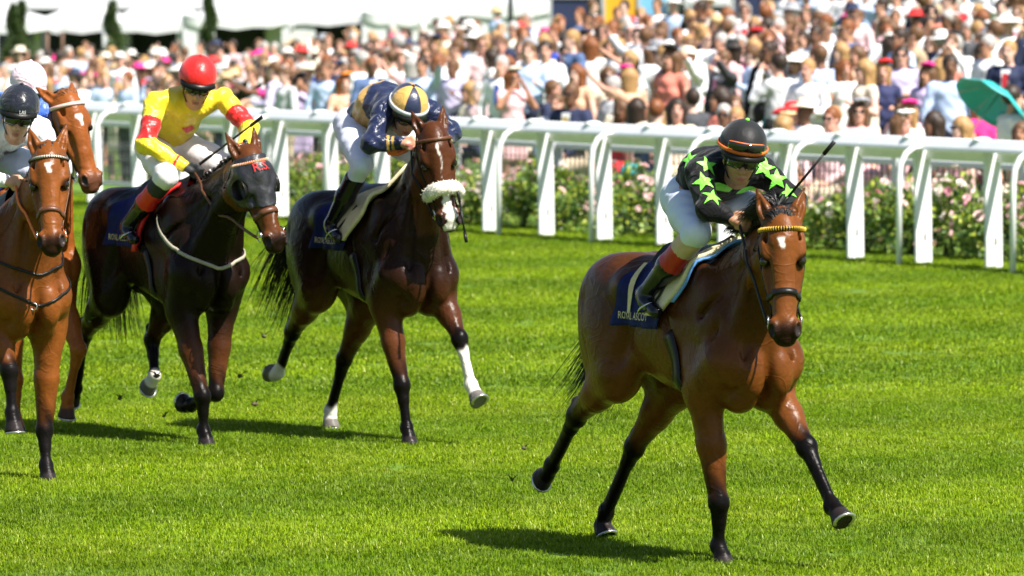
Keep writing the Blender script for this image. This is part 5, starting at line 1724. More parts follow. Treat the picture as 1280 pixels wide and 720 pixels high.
def figure(pose, dress=False, h=.022, only=None):
    """one spectator about 1.75 m tall, facing +x; returns {'body','top','bottom','hair_short','hair_long'...} meshes as (v, q)"""
    sit = pose == 'seated'
    dzs = -.40 if sit else 0.0
    X = axis_spacing(-.42, .72, -9, -9, h, h); Y = axis_spacing(-.80, .80, -9, -9, h, h); Z = axis_spacing(-.02, 2.25, 1.45 + dzs, 1.85 + dzs, h, .014 if h < .03 else h * .8)
    B, T, L = Field(X, Y, Z), Field(X, Y, Z), Field(X, Y, Z)
    hz = .95 + dzs
    w = .90 if dress else 1.0
    sh, wa, hp = 1.44 + dzs, 1.12 + dzs, hz
    arms = {'down': ((.02, .27, 1.16), (.10, .27, .92)), 'front': ((.04, .27, 1.16), (.30, .12, 1.20)), 'raised': ((.10, .30, 1.66), (.12, .34, 1.96)), 'wide': ((.06, .44, 1.46), (.08, .72, 1.60)),
            'face': ((.16, .28, 1.26), (.22, .08, 1.56)), 'seated': ((.08, .27, 1.18), (.32, .12, 1.02)), 'drink': ((.03, .28, 1.17), (.26, .18, 1.28)), 'point': ((.04, .27, 1.16), (.10, .26, .92))}[pose]
    B.cone((0, 0, hp), .135, (0, 0, wa), .120, .05, (0, 1, 0), 1.15); B.cone((0, 0, wa), .115, (.0, 0, sh - .08), .128, .06, (0, 1, 0), 1.28 * w)
    B.cone((0, -.15 * w, sh), .055, (0, .15 * w, sh), .055, .05)
    B.cone((-.01, 0, sh), .060, (.02, 0, sh + .14), .054, .03)
    hc = np.array([.03, 0, sh + .225])
    B.ell(hc + (-.015, 0, .02), (.095, .075, .105), .02); B.ell(hc + (.03, 0, -.05), (.060, .056, .075), .03); B.cone(hc + (.088, 0, .0), .010, hc + (.105, 0, -.035), .014, .012)
    B.ell(hc + (.055, 0, -.105), (.03, .03, .022), .02)
    for s in (-1, 1): B.ell(hc + (.085, s * .032, .005), (.014, .018, .012), .012, sub=True); B.ell(hc + (0, s * .078, -.01), (.016, .010, .03), .01)
    T.cone((0, 0, hp + .02), .150, (0, 0, wa), .138, .05, (0, 1, 0), 1.12); T.cone((0, 0, wa), .136, (0, 0, sh - .08), .146, .06, (0, 1, 0), 1.26 * w)
    T.cone((0, -.155 * w, sh - .005), .066, (0, .155 * w, sh - .005), .066, .05)
    if dress:
        for s in (-1, 1): T.ell((.085, s * .07, sh - .16), (.07, .07, .07), .03)
    for s in (-1, 1):
        a = np.array([0, s * .19 * w, sh - .01]); e = np.array(arms[0]) * (1, s, 1) + (0, 0, dzs); k = np.array(arms[1]) * (1, s, 1) + (0, 0, dzs)
        if pose == 'point' and s == 1: e, k = np.array([.20, .30, 1.50]), np.array([.42, .42, 1.66])
        if pose == 'drink' and s == -1: e, k = np.array([.02, -.27, 1.16]), np.array([.10, -.26, .93])
        B.cone(a, .050, e, .042, .03); B.cone(e, .041, k, .028, .02)
        d = unit(k - e); B.cone(k, .030, k + d * .075, .034, .015, (0, 1, 0), .7)
        for q in range(4): 
            B.cone(k + d * .07 + np.array([.0, 0, .0]) + np.cross(d, (0, 1, 0)) * (.028 - .018 * q), .010, k + d * .145 + np.cross(d, (0, 1, 0)) * (.034 - .022 * q), .008, .006)
        B.cone(k + d * .02, .013, k + d * .075 + np.cross(d, (0, 1, 0)) * .045, .010, .008)
        if not dress: T.cone(a, .068, e, .056, .04); T.cone(e, .056, k, .040, .02)
        else: T.cone(a, .066, a + (e - a) * .25, .060, .03)
        if sit: kn, an = np.array([.44, s * .13, .48]), np.array([.46, s * .12, .08])
        else: kn, an = np.array([.02, s * .10, .52]), np.array([-.01, s * .11, .08])
        hj = np.array([0, s * .09, hp - .02])
        B.cone(hj, .090, kn, .058, .05); B.cone(kn, .056, an, .038, .03); B.cone(an - (0, 0, .03), .04, an + (.16, 0, -.045), .034, .03)
        if not dress: L.cone(hj, .108, kn, .078, .05); L.cone(kn, .078, an, .062, .03)
        else:
            L.cone(hj, .125, kn + (0, 0, .05), .115, .10)
    L.cone((0, -.05, hp), .14, (0, .05, hp), .14, .05); L.cone((0, 0, hp), .135, (0, 0, wa - .02), .125, .05, (0, 1, 0), 1.12)
    x, y, z = X[:, None, None], Y[None, :, None], Z[None, None, :]
    T.F += (.007 * np.sin(z * 41 + 2 * np.sin(y * 19)) * np.sin(x * 33 + y * 17)).astype(np.float32)
    out = {'body': B.mesh(), 'top': T.mesh(), 'bottom': L.mesh()}
    return out, hc
def q2mesh(name, vq, m):
    return mesh(name, vq[0], vq[1], m, 'DATA')
def hair_shapes(hc, h=.016):
    """short crop, long hair"""
    X = axis_spacing(hc[0] - .2, hc[0] + .2, -9, -9, h, h); Y = axis_spacing(-.2, .2, -9, -9, h, h); Z = axis_spacing(hc[2] - .40, hc[2] + .2, -9, -9, h, h)
    S_ = Field(X, Y, Z); S_.ell(hc + (-.028, 0, .030), (.105, .088, .108), .02); S_.ell(hc + (.095, 0, -.055), (.07, .075, .105), .02, sub=True)
    G = Field(X, Y, Z); G.ell(hc + (-.028, 0, .030), (.110, .094, .112), .02); G.cone(hc + (-.055, 0, .0), .092, hc + (-.075, 0, -.27), .065, .04, (0, 1, 0), 1.4)
    for s in (-1, 1): G.cone(hc + (-.01, s * .075, .02), .030, hc + (.0, s * .09, -.22), .026, .02)
    G.ell(hc + (.10, 0, -.06), (.08, .066, .115), .02, sub=True)
    for F in (S_, G): F.F += (.006 * np.sin(Y[None, :, None] * 160 + X[:, None, None] * 40) * np.sin(Z[None, None, :] * 30)).astype(np.float32)
    return S_.mesh(), G.mesh()
def hat_mesh(kind, hc):
    M = Matrix.Translation(V(hc) + V((-.015, 0, .055))) @ Matrix.Rotation(-.12, 4, 'Y')
    mb = MB()
    if kind == 'panama': mb.lathe([(.175, -.012), (.165, .000), (.100, .008), (.095, .055), (.085, .088), (.050, .098), (.001, .090)], 18, M=M)
    elif kind == 'wide': mb.lathe([(.265, -.05), (.255, -.035), (.18, .012), (.105, .012), (.098, .06), (.070, .088), (.001, .092)], 20, M=M)
    elif kind == 'cap': 
        mb.lathe([(.102, -.005), (.100, .03), (.085, .068), (.045, .088), (.001, .092)], 16, M=M)
        mb.box(V(hc) + V((.10, 0, .062)), (.10, .13, .012))
    elif kind == 'fascinator':
        r = random.Random(2)
        for k in range(9):
            a = 6.28 * k / 9
            mb.ball(V(hc) + V((.02 + .055 * math.cos(a), .055 * math.sin(a) + .03, .125 + .02 * r.random())), (.05, .05, .022), 8, 5, R=Matrix.Rotation(a, 3, 'Z'))
        mb.ball(V(hc) + V((.02, .03, .145)), .03, 8, 6)
    return mb.build('hat', [MATS['white_leather']], 'DATA')
POSES = ['down', 'front', 'raised', 'wide', 'face', 'drink', 'point', 'seated']
TPL = {}
for ps in POSES:
    for dr in (False, True):
        fig, hc = figure(ps, dr)
        sh, lg = hair_shapes(hc)
        mb = MB()
        for s in (-1, 1): mb.ball(hc + np.array((.088, s * .034, .008)), (.014, .028, .020), 8, 5)
        mb.box(hc + np.array((.094, 0, .014)), (.01, .05, .008)); mb.box(hc + np.array((.04, .078, .014)), (.10, .006, .008)); mb.box(hc + np.array((.04, -.078, .014)), (.10, .006, .008))
        ey = MB()
        for s in (-1, 1):
            ey.ball(hc + np.array((.080, s * .033, .004)), (.012, .016, .008), 6, 4); ey.box(hc + np.array((.089, s * .034, .026)), (.010, .036, .007))
            ey.box(hc + np.array((.086, s * .012, -.072)), (.012, .022, .006))
        wa = 1.12 + (-.4 if ps == 'seated' else 0)
        tie = MB().add([(.150, -.035, wa + .30), (.150, .035, wa + .30), (.168, .030, wa + .10), (.150, 0, wa - .02), (.168, -.030, wa + .10)], [(0, 1, 2, 3, 4)])
        vest = MB().add([(.128, -.055, wa + .345), (.128, .055, wa + .345), (.163, .050, wa + .16), (.152, 0, wa - .0), (.163, -.050, wa + .16)], [(0, 1, 2, 3, 4)])
        d0 = MATS['white_leather']
        TPL[ps, dr] = dict(body=q2mesh('body', fig['body'], d0), top=q2mesh('top', fig['top'], d0), bottom=q2mesh('bottom', fig['bottom'], d0), hair_short=q2mesh('hair', sh, d0), hair_long=q2mesh('hair', lg, d0),
            eyes=ey.build('eyes_and_brows', EYE_D, 'DATA'), glasses=mb.build('sunglasses', GLASS_D, 'DATA'), vest=vest.build('shirt_front', d0, 'DATA', False), tie=tie.build('tie', d0, 'DATA', False), hats={k: hat_mesh(k, hc) for k in ('panama', 'wide', 'cap', 'fascinator')}, hc=hc)
print('crowd templates', round(time.time() - _T0, 1))
def dressed(name, me, m, parent):
    o = link(name, me, parent)
    o.material_slots[0].link = 'OBJECT'; o.material_slots[0].material = m
    return o
POSE_TXT = {'down': 'standing', 'front': 'with hands together', 'raised': 'with arms up', 'wide': 'arms spread wide', 'face': 'with hands to face', 'drink': 'hand at chest', 'point': 'one arm out', 'seated': 'sitting'}
NPEOPLE = [0]
def spectator(x, y, rz, pose, sex, top, hair, hat=None, suit=False, glasses=False, long=None, scale=1.0, rng=None, dz=0.0, skin=None, where='in the crowd'):
    t = TPL[pose, sex == 'f']
    NPEOPLE[0] += 1
    z = ground_z(x, y) + dz
    root = link('person', t['body'])
    root.material_slots[0].link = 'OBJECT'; root.material_slots[0].material = SKINS[rng.randrange(6) if skin is None else skin]
    root.location = (x, y, z); root.rotation_euler = (0, 0, rz); root.scale = (scale,) * 3
    if sex == 'f':
        m = cmat(top + '_dress', DRESSES[top])
        dressed('dress', t['top'], m, root); dressed('skirt', t['bottom'], m, root); g = top + ' dress'
    else:
        pal = SUITS if suit else SHIRTS
        m = cmat(top + ('_jacket' if suit else '_shirt'), pal[top])
        dressed('jacket' if suit else 'shirt', t['top'], m, root); g = top + (' jacket' if suit else ' shirt')
        tk = rng.choice(list(TROUSER)); dressed('trousers', t['bottom'], cmat(tk + '_trousers', TROUSER[tk]), root)
        if suit:
            dressed('shirt_front', t['vest'], cmat('white_shirt', SHIRTS['white']), root)
        if suit or rng.random() < .3: 
            tn, tcx = rng.choice((('red', (.5, .03, .04)), ('blue', (.05, .1, .4)), ('gold', (.6, .42, .1)), ('pink', (.7, .25, .35))))
            o = dressed('tie', t['tie'], cmat(tn + '_tie', tcx), root); o.location = (.006, 0, 0)
    lng = (sex == 'f') if long is None else long
    dressed('hair', t['hair_long'] if lng else t['hair_short'], cmat(hair + '_hair', HAIRS[hair], .5, .25, 40), root)
    ht = ''
    if hat:
        kind, hcol = hat
        dressed('hat', t['hats'][kind], cmat(hcol + '_hat', HATS[hcol], .8), root)
        ht = {'panama': ' and %s brimmed hat', 'wide': ' and wide %s hat', 'cap': ' and %s cap', 'fascinator': ' and %s flower headpiece'}[kind] % hcol
    link('sunglasses', t['glasses'], root) if glasses else link('eyes_and_brows', t['eyes'], root).__setitem__('kind', 'stuff')
    toward = math.cos(rz + math.pi / 2)
    face = 'facing the course' if toward > .35 else ('from behind' if toward < -.5 else 'sideways')
    hair = hair if len(ht) < 20 else hair
    lab = '%s-haired %s, %s%s, %s, %s%s' % (hair, 'woman' if sex == 'f' else 'man', g, ht, POSE_TXT[pose], face, ', sunglasses' if glasses else '')
    if len(lab.replace('-', ' ').split()) > 16: lab = lab.replace(', facing the course', '')
    tag(root, lab, 'person', 'spectators in the crowd')
    return root
crng = random.Random(2024)
def random_person(x, y, d, seated=False):
    sex = 'f' if crng.random() < .42 else 'm'
    pose = 'seated' if seated else crng.choices(POSES[:7], (38, 24, 2, 2, 9, 19, 5))[0]
    # most watch the runners coming from the far left, some look at the leader, a few have turned away
    k = crng.random()
    base = math.atan2(-1, -.35)
    rz = base + crng.gauss(0, .55) if k < .72 else (base + crng.gauss(0, 1.2) if k < .90 else base + math.pi + crng.gauss(0, .7))
    suit = sex == 'm' and crng.random() < .26
    top = crng.choices(list(DRESSES), (26, 6, 4, 18, 3, 5, 14, 4, 3, 4, 12, 6))[0] if sex == 'f' else (crng.choices(list(SUITS), (8, 6, 5, 4, 2, 4))[0] if suit else crng.choices(list(SHIRTS), (62, 16, 12, 5, 3, 2))[0])
    hair = crng.choices(list(HAIRS), (24, 36, 14, 18, 8) if sex == 'm' else (14, 32, 30, 8, 16))[0]
    hat = None; r = crng.random()
    if sex == 'f' and r < .34: hat = (crng.choice(('wide', 'panama', 'fascinator', 'fascinator')), crng.choices(list(HATS), (5, 22, 8, 8, 8, 6, 7, 6, 2))[0])
    elif sex == 'm' and r < .14: hat = (crng.choice(('panama', 'panama', 'cap')), crng.choices(list(HATS), (8, 14, 3, 0, 6, 7, 1, 6, 0))[0])
    return dict(x=x, y=y, rz=rz, pose=pose, sex=sex, top=top, hair=hair, hat=hat, suit=suit, glasses=crng.random() < .42, scale=(crng.gauss(1.0, .035) if sex == 'm' else crng.gauss(.95, .03)))
def head_spot(px, py, d, hh=1.66):
    """stand someone on the lawn so that the head is seen along this line, at distance d"""
    p = at_d(px, py, d); return p[0], p[1], p[2] - hh - ground_z(p[0], p[1])
# people who stand out
SPECIAL = [
 (1172, 88, 88, 'front', 'f', 'white', 'blonde', None, False, True, -1.75, .97),
 (862, 98, 92, 'wide', 'm', 'white', 'brown', None, False, False, -1.5, 1.0),
 (720, 112, 84, 'down', 'm', 'charcoal', 'dark', None, True, False, 1.2, 1.03),
 (690, 118, 85, 'down', 'm', 'navy', 'brown', None, True, False, -.4, 1.0),
 (1044, 96, 84, 'down', 'm', 'white', 'dark', None, False, False, 1.3, 1.06),
 (1093, 88, 95, 'down', 'f', 'navy', 'dark', ('wide', 'black'), False, False, -1.2, .96),
 (1210, 152, 78, 'seated', 'f', 'navy', 'dark', ('wide', 'black'), False, True, -1.5, 1.0),
 (868, 122, 88, 'down', 'f', 'pale pink', 'brown', ('fascinator', 'red'), False, False, -1.6, .95),
 (848, 142, 84, 'seated', 'f', 'magenta', 'dark', ('fascinator', 'magenta'), False, True, -1.5, .95),
 (866, 140, 84, 'seated', 'f', 'pale pink', 'dark', ('fascinator', 'magenta'), False, False, -1.4, .95),
 (970, 137, 82, 'seated', 'm', 'white', 'brown', None, False, True, -1.3, 1.02),
 (1130, 128, 85, 'seated', 'm', 'navy', 'grey', ('panama', 'navy'), True, False, .8, 1.0),
 (1266, 138, 80, 'front', 'm', 'white', 'grey', None, False, False, -1.9, 1.0),
 (1180, 28, 112, 'down', 'm', 'white', 'dark', None, False, False, 1.6, 1.0),
 (1230, 48, 104, 'drink', 'm', 'white', 'dark', None, False, False, 2.6, 1.03),
 (1265, 78, 98, 'down', 'm', 'mid blue', 'dark', None, True, False, 2.4, 1.0),
 (745, 68, 104, 'down', 'f', 'royal blue', 'brown', None, False, False, -1.5, .98),
 (760, 98, 92, 'front', 'f', 'cream', 'brown', None, False, True, -1.4, .98),
 (785, 105, 88, 'down', 'm', 'white', 'dark', None, False, False, .2, 1.04),
 (790, 135, 84, 'seated', 'f', 'magenta', 'auburn', None, False, False, 1.5, .98),
 (815, 110, 90, 'front', 'm', 'navy', 'brown', ('panama', 'straw'), True, False, -1.5, 1.0),
 (620, 22, 150, 'down', 'm', 'pale blue', 'grey', ('panama', 'straw'), False, False, .5, 1.05),
 (740, 20, 140, 'down', 'm', 'white', 'brown', None, False, False, -.5, 1.05),
 (545, 32, 150, 'raised', 'm', 'white', 'dark', None, False, False, -1.5, 1.05),
 (430, 105, 96, 'seated', 'f', 'peach', 'auburn', ('fascinator', 'orange'), False, False, -1.2, 1.0),
 (150, 75, 118, 'down', 'm', 'white', 'grey', ('cap', 'white'), False, False, -1.7, 1.0),
 (25, 68, 122, 'down', 'f', 'white', 'brown', ('panama', 'cream'), False, False, -1.5, 1.0),
 (1255, 5, 112, 'down', 'f', 'coral', 'auburn', ('fascinator', 'orange'), False, False, -1.5, 1.0),
 (420, 155, 95, 'seated', 'f', 'cream', 'auburn', None, False, False, -1.5, .95),
]
taken = []
for (px, py, d, pose, sex, top, hair, hat, suit, gl, rz, sc) in SPECIAL:
    hh = (1.255 if pose == 'seated' else 1.665) * sc
    x, y, dz = head_spot(px, py, d, hh)
    dz = max(min(dz, .45), -.35)
    spectator(x, y, rz, pose, sex, top, hair, hat, suit, gl, scale=sc, rng=crng, dz=dz)
    taken.append((x, y))
# everyone else, row upon row behind the barrier
spots = []
t = 2.5
while t < 46:
    far = t > 17
    st = .78 if not far else .95
    u = -75.0
    while u < 14:
        q = rail_pt(u + crng.uniform(-.22, .22), t + crng.uniform(-.25, .25))
        d = q[1]
        u += st * crng.uniform(.8, 1.25)
        if not in_view(q[0], d, m=110) or d > 178: continue
        if min(((q[0]-a)**2 + (q[1]-b)**2 for a, b in taken), default=9) < .25: continue
        # in front of the tents on the far left, the lawn ends earlier on the right
        if d > min(118 + max(0, -q[0]) * 7.5, 166): continue
        if crng.random() < .06: continue
        if t < 2.4 + max(0.0, 1.5 - q[0]) * 1.25: continue
        spots.append((d, q[0], q[1], t))
    t += (1.25 if not far else 1.55)
spots.sort()
NEAR = 300 - len(SPECIAL)
_in = [s for s in spots if in_view(s[1], s[0], m=15)]
near_spots = _in[:NEAR]; _ns = set(near_spots); far_spots = [s for s in spots if s not in _ns]
# keep individuals where they can be seen: thin out those wholly behind others
for d, x, y, t in near_spots:
    seated = (t < 4.6 or (t < 6.5 and crng.random() < .45)) and x > -1.5
    spectator(rng=crng, **random_person(x, y, d, seated))
# the far crowd as one mass
low = {}
for ps in ('down', 'front', 'raised', 'drink', 'face'):
    for dr in (False, True):
        fig, hc = figure(ps, dr, .058)
        sh, lg = hair_shapes(hc, .044)
        low[ps, dr] = (fig, sh, lg, hc)
Vs, Qs, Cs, off = [], [], [], 0
hatlow = {k: ([tuple(v.co) for v in TPL['down', False]['hats'][k].vertices], [tuple(p.vertices) for p in TPL['down', False]['hats'][k].polygons if len(p.vertices) == 4]) for k in ('panama', 'wide')}
SK = [(.62, .34, .25), (.56, .29, .20), (.66, .41, .32), (.48, .24, .15), (.64, .33, .25)]
for d, x, y, t in far_spots:
    p = random_person(x, y, d)
    if (p['pose'], False) not in low: p['pose'] = 'down'
    fig, sh, lg, hc = low[p['pose'], p['sex'] == 'f']
    c, s = math.cos(p['rz']), math.sin(p['rz']); R = np.array([[c, -s, 0], [s, c, 0], [0, 0, 1]]) * p['scale']
    tc_ = DRESSES[p['top']] if p['sex'] == 'f' else (SUITS if p['suit'] else SHIRTS)[p['top']]
    bc = tc_ if p['sex'] == 'f' else TROUSER[crng.choice(list(TROUSER))]
    pieces = [(fig['body'], crng.choice(SK)), (fig['top'], tc_), (fig['bottom'], bc), (lg if p['sex'] == 'f' else sh, HAIRS[p['hair']])]
    if p['hat']: 
        hv, hf = hatlow['wide' if p['hat'][0] == 'wide' else 'panama']
        pieces.append(((np.array(hv), np.array(hf)), HATS[p['hat'][1]]))
    if p['glasses']: pass
    for (v, q), col in pieces:
        vv = v @ R.T + np.array([x, y, ground_z(x, y)])
        Vs.append(vv); Qs.append(q + off); Cs.append(np.tile(np.array(col) * crng.uniform(.9, 1.08), (len(v), 1))); off += len(v)
CM, nt, b = nodes('crowd_clothing')
at = nt.nodes.new('ShaderNodeAttribute'); at.attribute_name = 'cloth'
nt.links.new(at.outputs['Color'], b.inputs['Base Color']); b.inputs['Roughness'].default_value = .75
if Vs:
    Vs, Qs, Cs = np.concatenate(Vs), np.concatenate(Qs), np.concatenate(Cs)
    co = mesh('crowd', Vs, Qs, CM)
    vcol(co.data, 'cloth', np.clip(Cs, 0, 1))
    tag(co, 'dense mass of far spectators in summer clothes before the white tents', 'crowd', kind='stuff')
print('people', NPEOPLE[0], 'far', len(far_spots), 'quads', len(Qs), round(time.time() - _T0, 1))
# benches under the seated rows
BENCH = mat('white_bench_slats', (.70, .70, .68), .5, .06, 6)
# ---- parasols held in the crowd
def umbrella(px, py, d, col, name, label, tilt, r=.55, rz=0.0):
    p = at_d(px, py, d)
    root = empty('umbrella', tuple(p), rz); root.rotation_euler = (tilt[0], tilt[1], rz)
    tag(root, label, 'umbrella', 'umbrellas in the crowd')
    mb = MB(); n = 8; v = []; m = 7
    for i in range(m):
        a = i / (m - 1)
        for k in range(n * 3):
            w = 6.28319 * k / (n * 3)
            rib = 1 - .05 * a * (1 - abs(math.cos(w * n / 2)))
            v.append((r * a * rib * math.cos(w), r * a * rib * math.sin(w), .22 * r / .55 * (1 - a ** 2.0) * 1.1 + .012 * a * math.cos(w * n)))
    N = n * 3
    mb.add(v, [(i*N+k, i*N+(k+1) % N, (i+1)*N+(k+1) % N, (i+1)*N+k) for i in range(m-1) for k in range(N)])
    o = mb.build('canopy', mat(name, col, .5, .06, 6), root); so = o.modifiers.new('thickness', 'SOLIDIFY'); so.thickness = .004
    MB().tube([(0, 0, .26), (0, 0, -.62)], .009, 6).build('shaft', STEEL, root)
    for k in range(n):
        w = 6.28319 * k / n
        MB().tube([(0, 0, .22), (r * .5 * math.cos(w), r * .5 * math.sin(w), .165), (r * .97 * math.cos(w), r * .97 * math.sin(w), .0)], .004, 4).build('rib', STEEL, root)
umbrella(1238, 132, 74.5, (.03, .42, .40), 'teal_canopy', 'teal umbrella tilted over the seated spectators', (-.25, .70), .46, .2)
umbrella(814, 70, 97, (.34, .37, .42), 'grey_canopy', 'open grey umbrella above the crowd', (.05, .02), .50)
umbrella(890, 58, 104, (.03, .032, .036), 'black_canopy', 'black umbrella tilted among the spectators', (.2, .5), .50)
# ------------------------------------------------------------------ tents, stalls and topiary behind the crowd
CANVAS = mat('white_tent_canvas', (.60, .61, .62), .6, .06, 1.2)
CANVAS_G = mat('shade_grey_canvas', (.38, .39, .40), .7, .05, 1.2)  # grey puts shade into the long marquee's roof colour; poles and frames share it
DARK_TONE = mat('tent_shade_and_dark_pole', (.030, .034, .042), .8, .2, 2)  # near-black painted for the shade inside tents; dark poles use it too
POLE = mat('brown_tent_pole', (.16, .09, .06), .6)
NAVYP = mat('navy_panel', (.018, .026, .075), .5, .1, 2)
AMBER = mat('amber_panel', (.72, .36, .015), .5, .15, 2)
SKYP = mat('light_blue_panel', (.16, .42, .62), .5, .1, 2)
def zat(py, d): return CAM_H - (py - HORIZON) / FPX * d
def xat(px, d): return (px - 640) / FPX * d
def pagoda(px0, px1, eave, peak, d, depth, label, walls=True, opening=None, rz=.0):
    x0, x1 = xat(px0, d), xat(px1, d); w = x1 - x0; cx = (x0 + x1) / 2
    g = ground_z(cx, d); eave = eave - 10; ze = zat(eave, d) - g; zp = zat(peak, d) - g
    root = empty('marquee', (cx, d + depth / 2, g), rz); tag(root, label, 'tent', 'white tents behind the crowd')
    mb = MB(); n = 8; v = []
    for i in range(n + 1):                                            # concave sweeping roof
        a = i / n; s = 1 - a; zz = ze + (zp - ze) * a ** 1.7
        for k in range(24):
            q = k / 24 * 4; e = int(q); fr = q - e
            c = [(-1, -1), (1, -1), (1, 1), (-1, 1)]; p = c[e]; p2 = c[(e + 1) % 4]
            sag = .06 * (1 - (2 * fr - 1) ** 2) * (1 - a)
            v.append(((p[0] + (p2[0] - p[0]) * fr) * w / 2 * max(s, .01), (p[1] + (p2[1] - p[1]) * fr) * depth / 2 * max(s, .01), zz - sag * 2))
    mb.add(v, [(i*24+k, i*24+(k+1) % 24, (i+1)*24+(k+1) % 24, (i+1)*24+k) for i in range(n) for k in range(24)])
    o = mb.build('roof', CANVAS, root)
    mb = MB(); v = []
    for k in range(24):
        q = k / 24 * 4; e = int(q); fr = q - e; c = [(-1, -1), (1, -1), (1, 1), (-1, 1)]; p = c[e]; p2 = c[(e + 1) % 4]
        X_, Y_ = (p[0] + (p2[0] - p[0]) * fr) * w / 2 * 1.004, (p[1] + (p2[1] - p[1]) * fr) * depth / 2 * 1.004
        sag = .12 * (1 - (2 * fr - 1) ** 2)
        v += [(X_, Y_, ze - sag), (X_, Y_, ze - sag - .22 - .05 * (k % 2))]
    mb.add(v, [(2*k, 2*k+1, (2*k+3) % 48, (2*k+2) % 48) for k in range(24)]); mb.build('valance', CANVAS, root)
    for sx in (-1, 1):
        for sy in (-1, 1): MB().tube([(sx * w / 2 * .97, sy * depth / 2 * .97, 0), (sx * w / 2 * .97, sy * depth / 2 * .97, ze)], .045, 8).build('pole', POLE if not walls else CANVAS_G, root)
    if walls:
        MB().box((0, depth / 2 * .96, ze / 2), (w * .96, .05, ze)).build('back_wall', CANVAS, root, False)
        o0, o1 = opening or (.5, .5)
        if o0 > .02: MB().box((-w / 2 * .97 + w * .97 * o0 / 2, -depth / 2 * .97, ze / 2), (w * .97 * o0, .05, ze - .02)).build('front_wall', CANVAS, root, False)
        if o1 < .98: MB().box((w / 2 * .97 - w * .97 * (1 - o1) / 2, -depth / 2 * .97, ze / 2), (w * .97 * (1 - o1), .05, ze - .02)).build('front_wall', CANVAS, root, False)
        MB().box((0, depth / 2 * .80, ze / 2), (w * .9, .05, ze * .98)).build('shade_sheet', DARK_TONE, root, False)  # dark sheet standing in for the shade under the roof
    return root
pagoda(-150, 62, 36, -22, 172, 6, 'open white tent canopy behind the twin spiral topiary', False)
pagoda(40, 165, 34, -10, 178, 4, 'white tent with closed side between the topiary trees', True, (.08, .80))
pagoda(128, 262, 34, -16, 174, 5, 'white tent canopy between the two slim topiary spirals', True, (.06, .70))
pagoda(228, 362, 28, -8, 171, 5, 'open white tent on a brown pole right of the slim topiary', True, (.30, .94))
pagoda(330, 490, 24, -24, 175, 6, 'white tent with a dark opening above the crowd', True, (.40, .92))
pagoda(452, 572, 24, -14, 170, 5, 'white tent with low sweeping canopy near the dark doorway', True, (.84, .98))
pagoda(545, 690, 14, -34, 172, 6, 'tall white tent with a square dark doorway', True, (.12, .28))
def panel(name, px0, px1, py0, py1, d, m, label, cat, dep=.3, floor=True):
    x0, x1 = xat(px0, d), xat(px1, d); g = ground_z((x0 + x1) / 2, d)
    z1 = zat(py0, d); z0 = g if floor else zat(py1, d)
    root = empty(name, ((x0 + x1) / 2, d + dep / 2, g)); tag(root, label, cat)
    h = z1 - z0; w = x1 - x0
    MB().box((0, 0, z0 - g + h / 2), (w, dep, h)).build('board', m, root, False)
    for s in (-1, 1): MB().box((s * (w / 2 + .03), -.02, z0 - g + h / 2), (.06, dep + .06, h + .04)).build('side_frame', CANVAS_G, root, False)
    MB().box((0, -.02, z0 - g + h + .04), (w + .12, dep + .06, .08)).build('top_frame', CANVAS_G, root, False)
    return root
panel('stall', 690, 748, -2, 60, 150, NAVYP, 'navy stall front above the standing crowd', 'stall', 1.2)
panel('stall', 756, 796, -14, 40, 149, AMBER, 'amber yellow stall panel behind the crowd', 'stall', .8)
panel('stall', 800, 838, -14, 40, 150, SKYP, 'light blue stall panel beside the amber one', 'stall', .8)
panel('kiosk', 866, 906, 8, 60, 128, mat('charcoal_kiosk', (.05, .052, .06), .5), 'charcoal kiosk panel among the spectators', 'kiosk', .5)
panel('kiosk', 918, 952, -12, 60, 130, NAVYP, 'navy kiosk with pale frame behind the crowd', 'kiosk', .7)
panel('stall', 960, 1012, -14, 60, 135, mat('black_stall', (.03, .032, .04), .5), 'black stall front between the kiosk and the white column', 'stall', .7)
pagoda(1040, 1160, 4, -60, 128, 4, 'white tent behind the crowded lawn with a dark gap', True, (.45, .62))
pagoda(1165, 1300, 0, -60, 130, 4, 'white tent beyond the crowd near the orange hat', True, (.5, .7))
pagoda(838, 1045, 8, -40, 146, 5, 'white tent behind the kiosks and the black stall', True, (.5, .75))
for i, (px, d) in enumerate(((638, 165), (852, 140), (1009, 133))):
    x = xat(px, d); g = ground_z(x, d)
    root = empty('banner_pole', (x, d, g)); tag(root, ['dark banner pole beside the tall white tent', 'dark pole beside the light blue panel', 'white pole beside the black stall'][i], 'pole')
    MB().tube([(0, 0, 0), (0, 0, 4.2)], .07 if i < 2 else .12, 10).build('shaft', CANVAS if i == 2 else DARK_TONE, root)
    MB().lathe([(.16, 0), (.16, .04), (.08, .06), (.07, .1)], 12).build('base', DARK_TONE, root)
pm = empty('marquee', (xat(300, 190), 193, -.9)); tag(pm, 'very long white marquee roof rising behind all the small tents', 'tent', 'white tents behind the crowd')
mb = MB(); v = []
for i, (yy, zz) in enumerate(((-3.2, 2.6), (-3.0, 3.0), (-1.5, 4.2), (0, 6.2), (1.5, 8.0))):
    for k in range(41): v.append((-13 + 24 * k / 40, yy, zz + .10 * math.sin(k * math.pi / 4 + .4) * (i > 0)))
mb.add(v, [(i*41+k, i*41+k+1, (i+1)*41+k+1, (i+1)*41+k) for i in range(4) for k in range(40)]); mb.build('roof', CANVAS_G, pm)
MB().box((-1, -2.6, 1.4), (23.6, .05, 2.8)).build('front_wall', DARK_TONE, pm, False)  # wall coloured near-black to paint in the shade below the eaves
for k in range(9): MB().tube([(-12.6 + 2.9 * k, -3.1, 0), (-12.6 + 2.9 * k, -3.1, 2.4)], .05, 8).build('pole', CANVAS_G, pm)
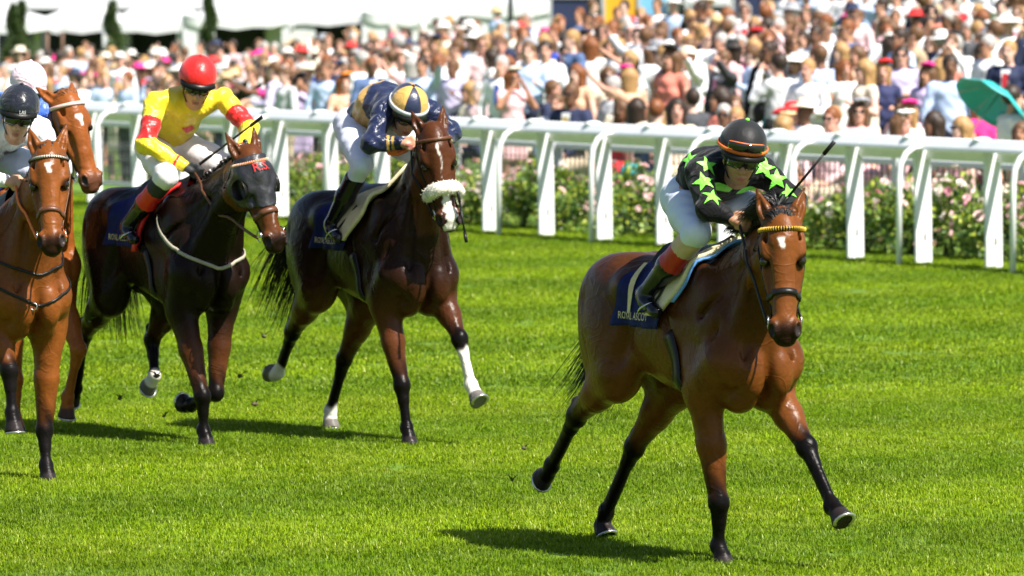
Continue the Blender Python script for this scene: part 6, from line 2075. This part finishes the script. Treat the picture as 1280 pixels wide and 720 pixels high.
# spiral topiary
TOPI = []
for nm, col in (('topiary_leaf_dark', (.020, .045, .012)), ('topiary_leaf', (.045, .085, .016)), ('topiary_leaf_light', (.085, .12, .024))):
    TOPI.append(mat(nm, col, .55, .25, 20))
def topiary(px, top, base_w, d, label, seed, turns=2.0, r0=.30):
    x = xat(px, d); g = ground_z(x, d); h = zat(top, d) - g
    root = empty('topiary_tree', (x, d, g)); tag(root, label, 'tree', 'spiral topiary trees')
    def pos(r):
        a = r.random() ** .8
        ang = a * turns * 6.283 + seed
        R = r0 * (1 - a) ** .8 + .03
        c = V((math.cos(ang) * R * .42, math.sin(ang) * R * .42, .7 + a * (h - .7)))
        dd = V((r.gauss(0, 1), r.gauss(0, 1), r.gauss(0, 1))).normalized()
        return c + dd * (R * .62 + .05) * r.random() ** .35 * V((1, 1, 1)).x, dd
    v, f, mi = leafy(3600, pos, .075, 500 + seed)
    mesh('crown', v, f, TOPI, root, False, mi)
    MB().tube([(0, 0, 0), (.01, 0, h * .5), (0, 0, h * .95)], [.05, .04, .012], 8).build('trunk', POLE, root)
topiary(17, 8, .3, 166, 'twin-topped spiral topiary, its taller slanting half', 1, 1.6)
topiary(27, 4, .3, 166.5, 'twin-topped spiral topiary, its upright half', 4, 1.3)
topiary(141, 4, .3, 165, 'twisted topiary spiral with a double tip', 2, 1.5, .34)
topiary(262, -6, .3, 164, 'slim winding topiary spiral before the white canopy', 3, 2.2, .28)
# turf kicked up behind the hooves
crg = random.Random(9)
CLOD = mat('torn_turf', (.10, .085, .035), .9, .4, 60)
for i, (px, py, d) in enumerate(((112, 402, 42.6), (88, 470, 42.9), (318, 505, 42.3), (150, 498, 42.5), (205, 520, 42.2), (300, 470, 43.6), (655, 560, 35.2), (330, 420, 43.8), (640, 600, 35.0), (196, 470, 42.4))):
    p = at_d(px, py, d)
    root = empty('turf_clod', tuple(p), crg.uniform(0, 6)); tag(root, 'small torn clod of turf flung up behind a galloping hoof', 'clod', 'clods of turf in the air')
    mb = MB(); r_ = crg.uniform(.010, .024); k0 = len(mb.v); mb.ball((0, 0, 0), (r_, r_ * .8, r_ * .6), 8, 6)
    mb.v = [tuple(c * crg.uniform(.7, 1.25) for c in q) for q in mb.v]; mb.build('soil', CLOD, root)
    gb = MB()
    for k in range(9):
        a = crg.uniform(0, 6.28); L = crg.uniform(.03, .06)
        gb.tube([(0, 0, 0), (math.cos(a) * L * .5, math.sin(a) * L * .5, L * .5), (math.cos(a) * L, math.sin(a) * L, L * .6)], [.003, .002, .0008], 3)
    gb.build('grass_tuft', GRASS, root)
print('done', round(time.time() - _T0, 1))
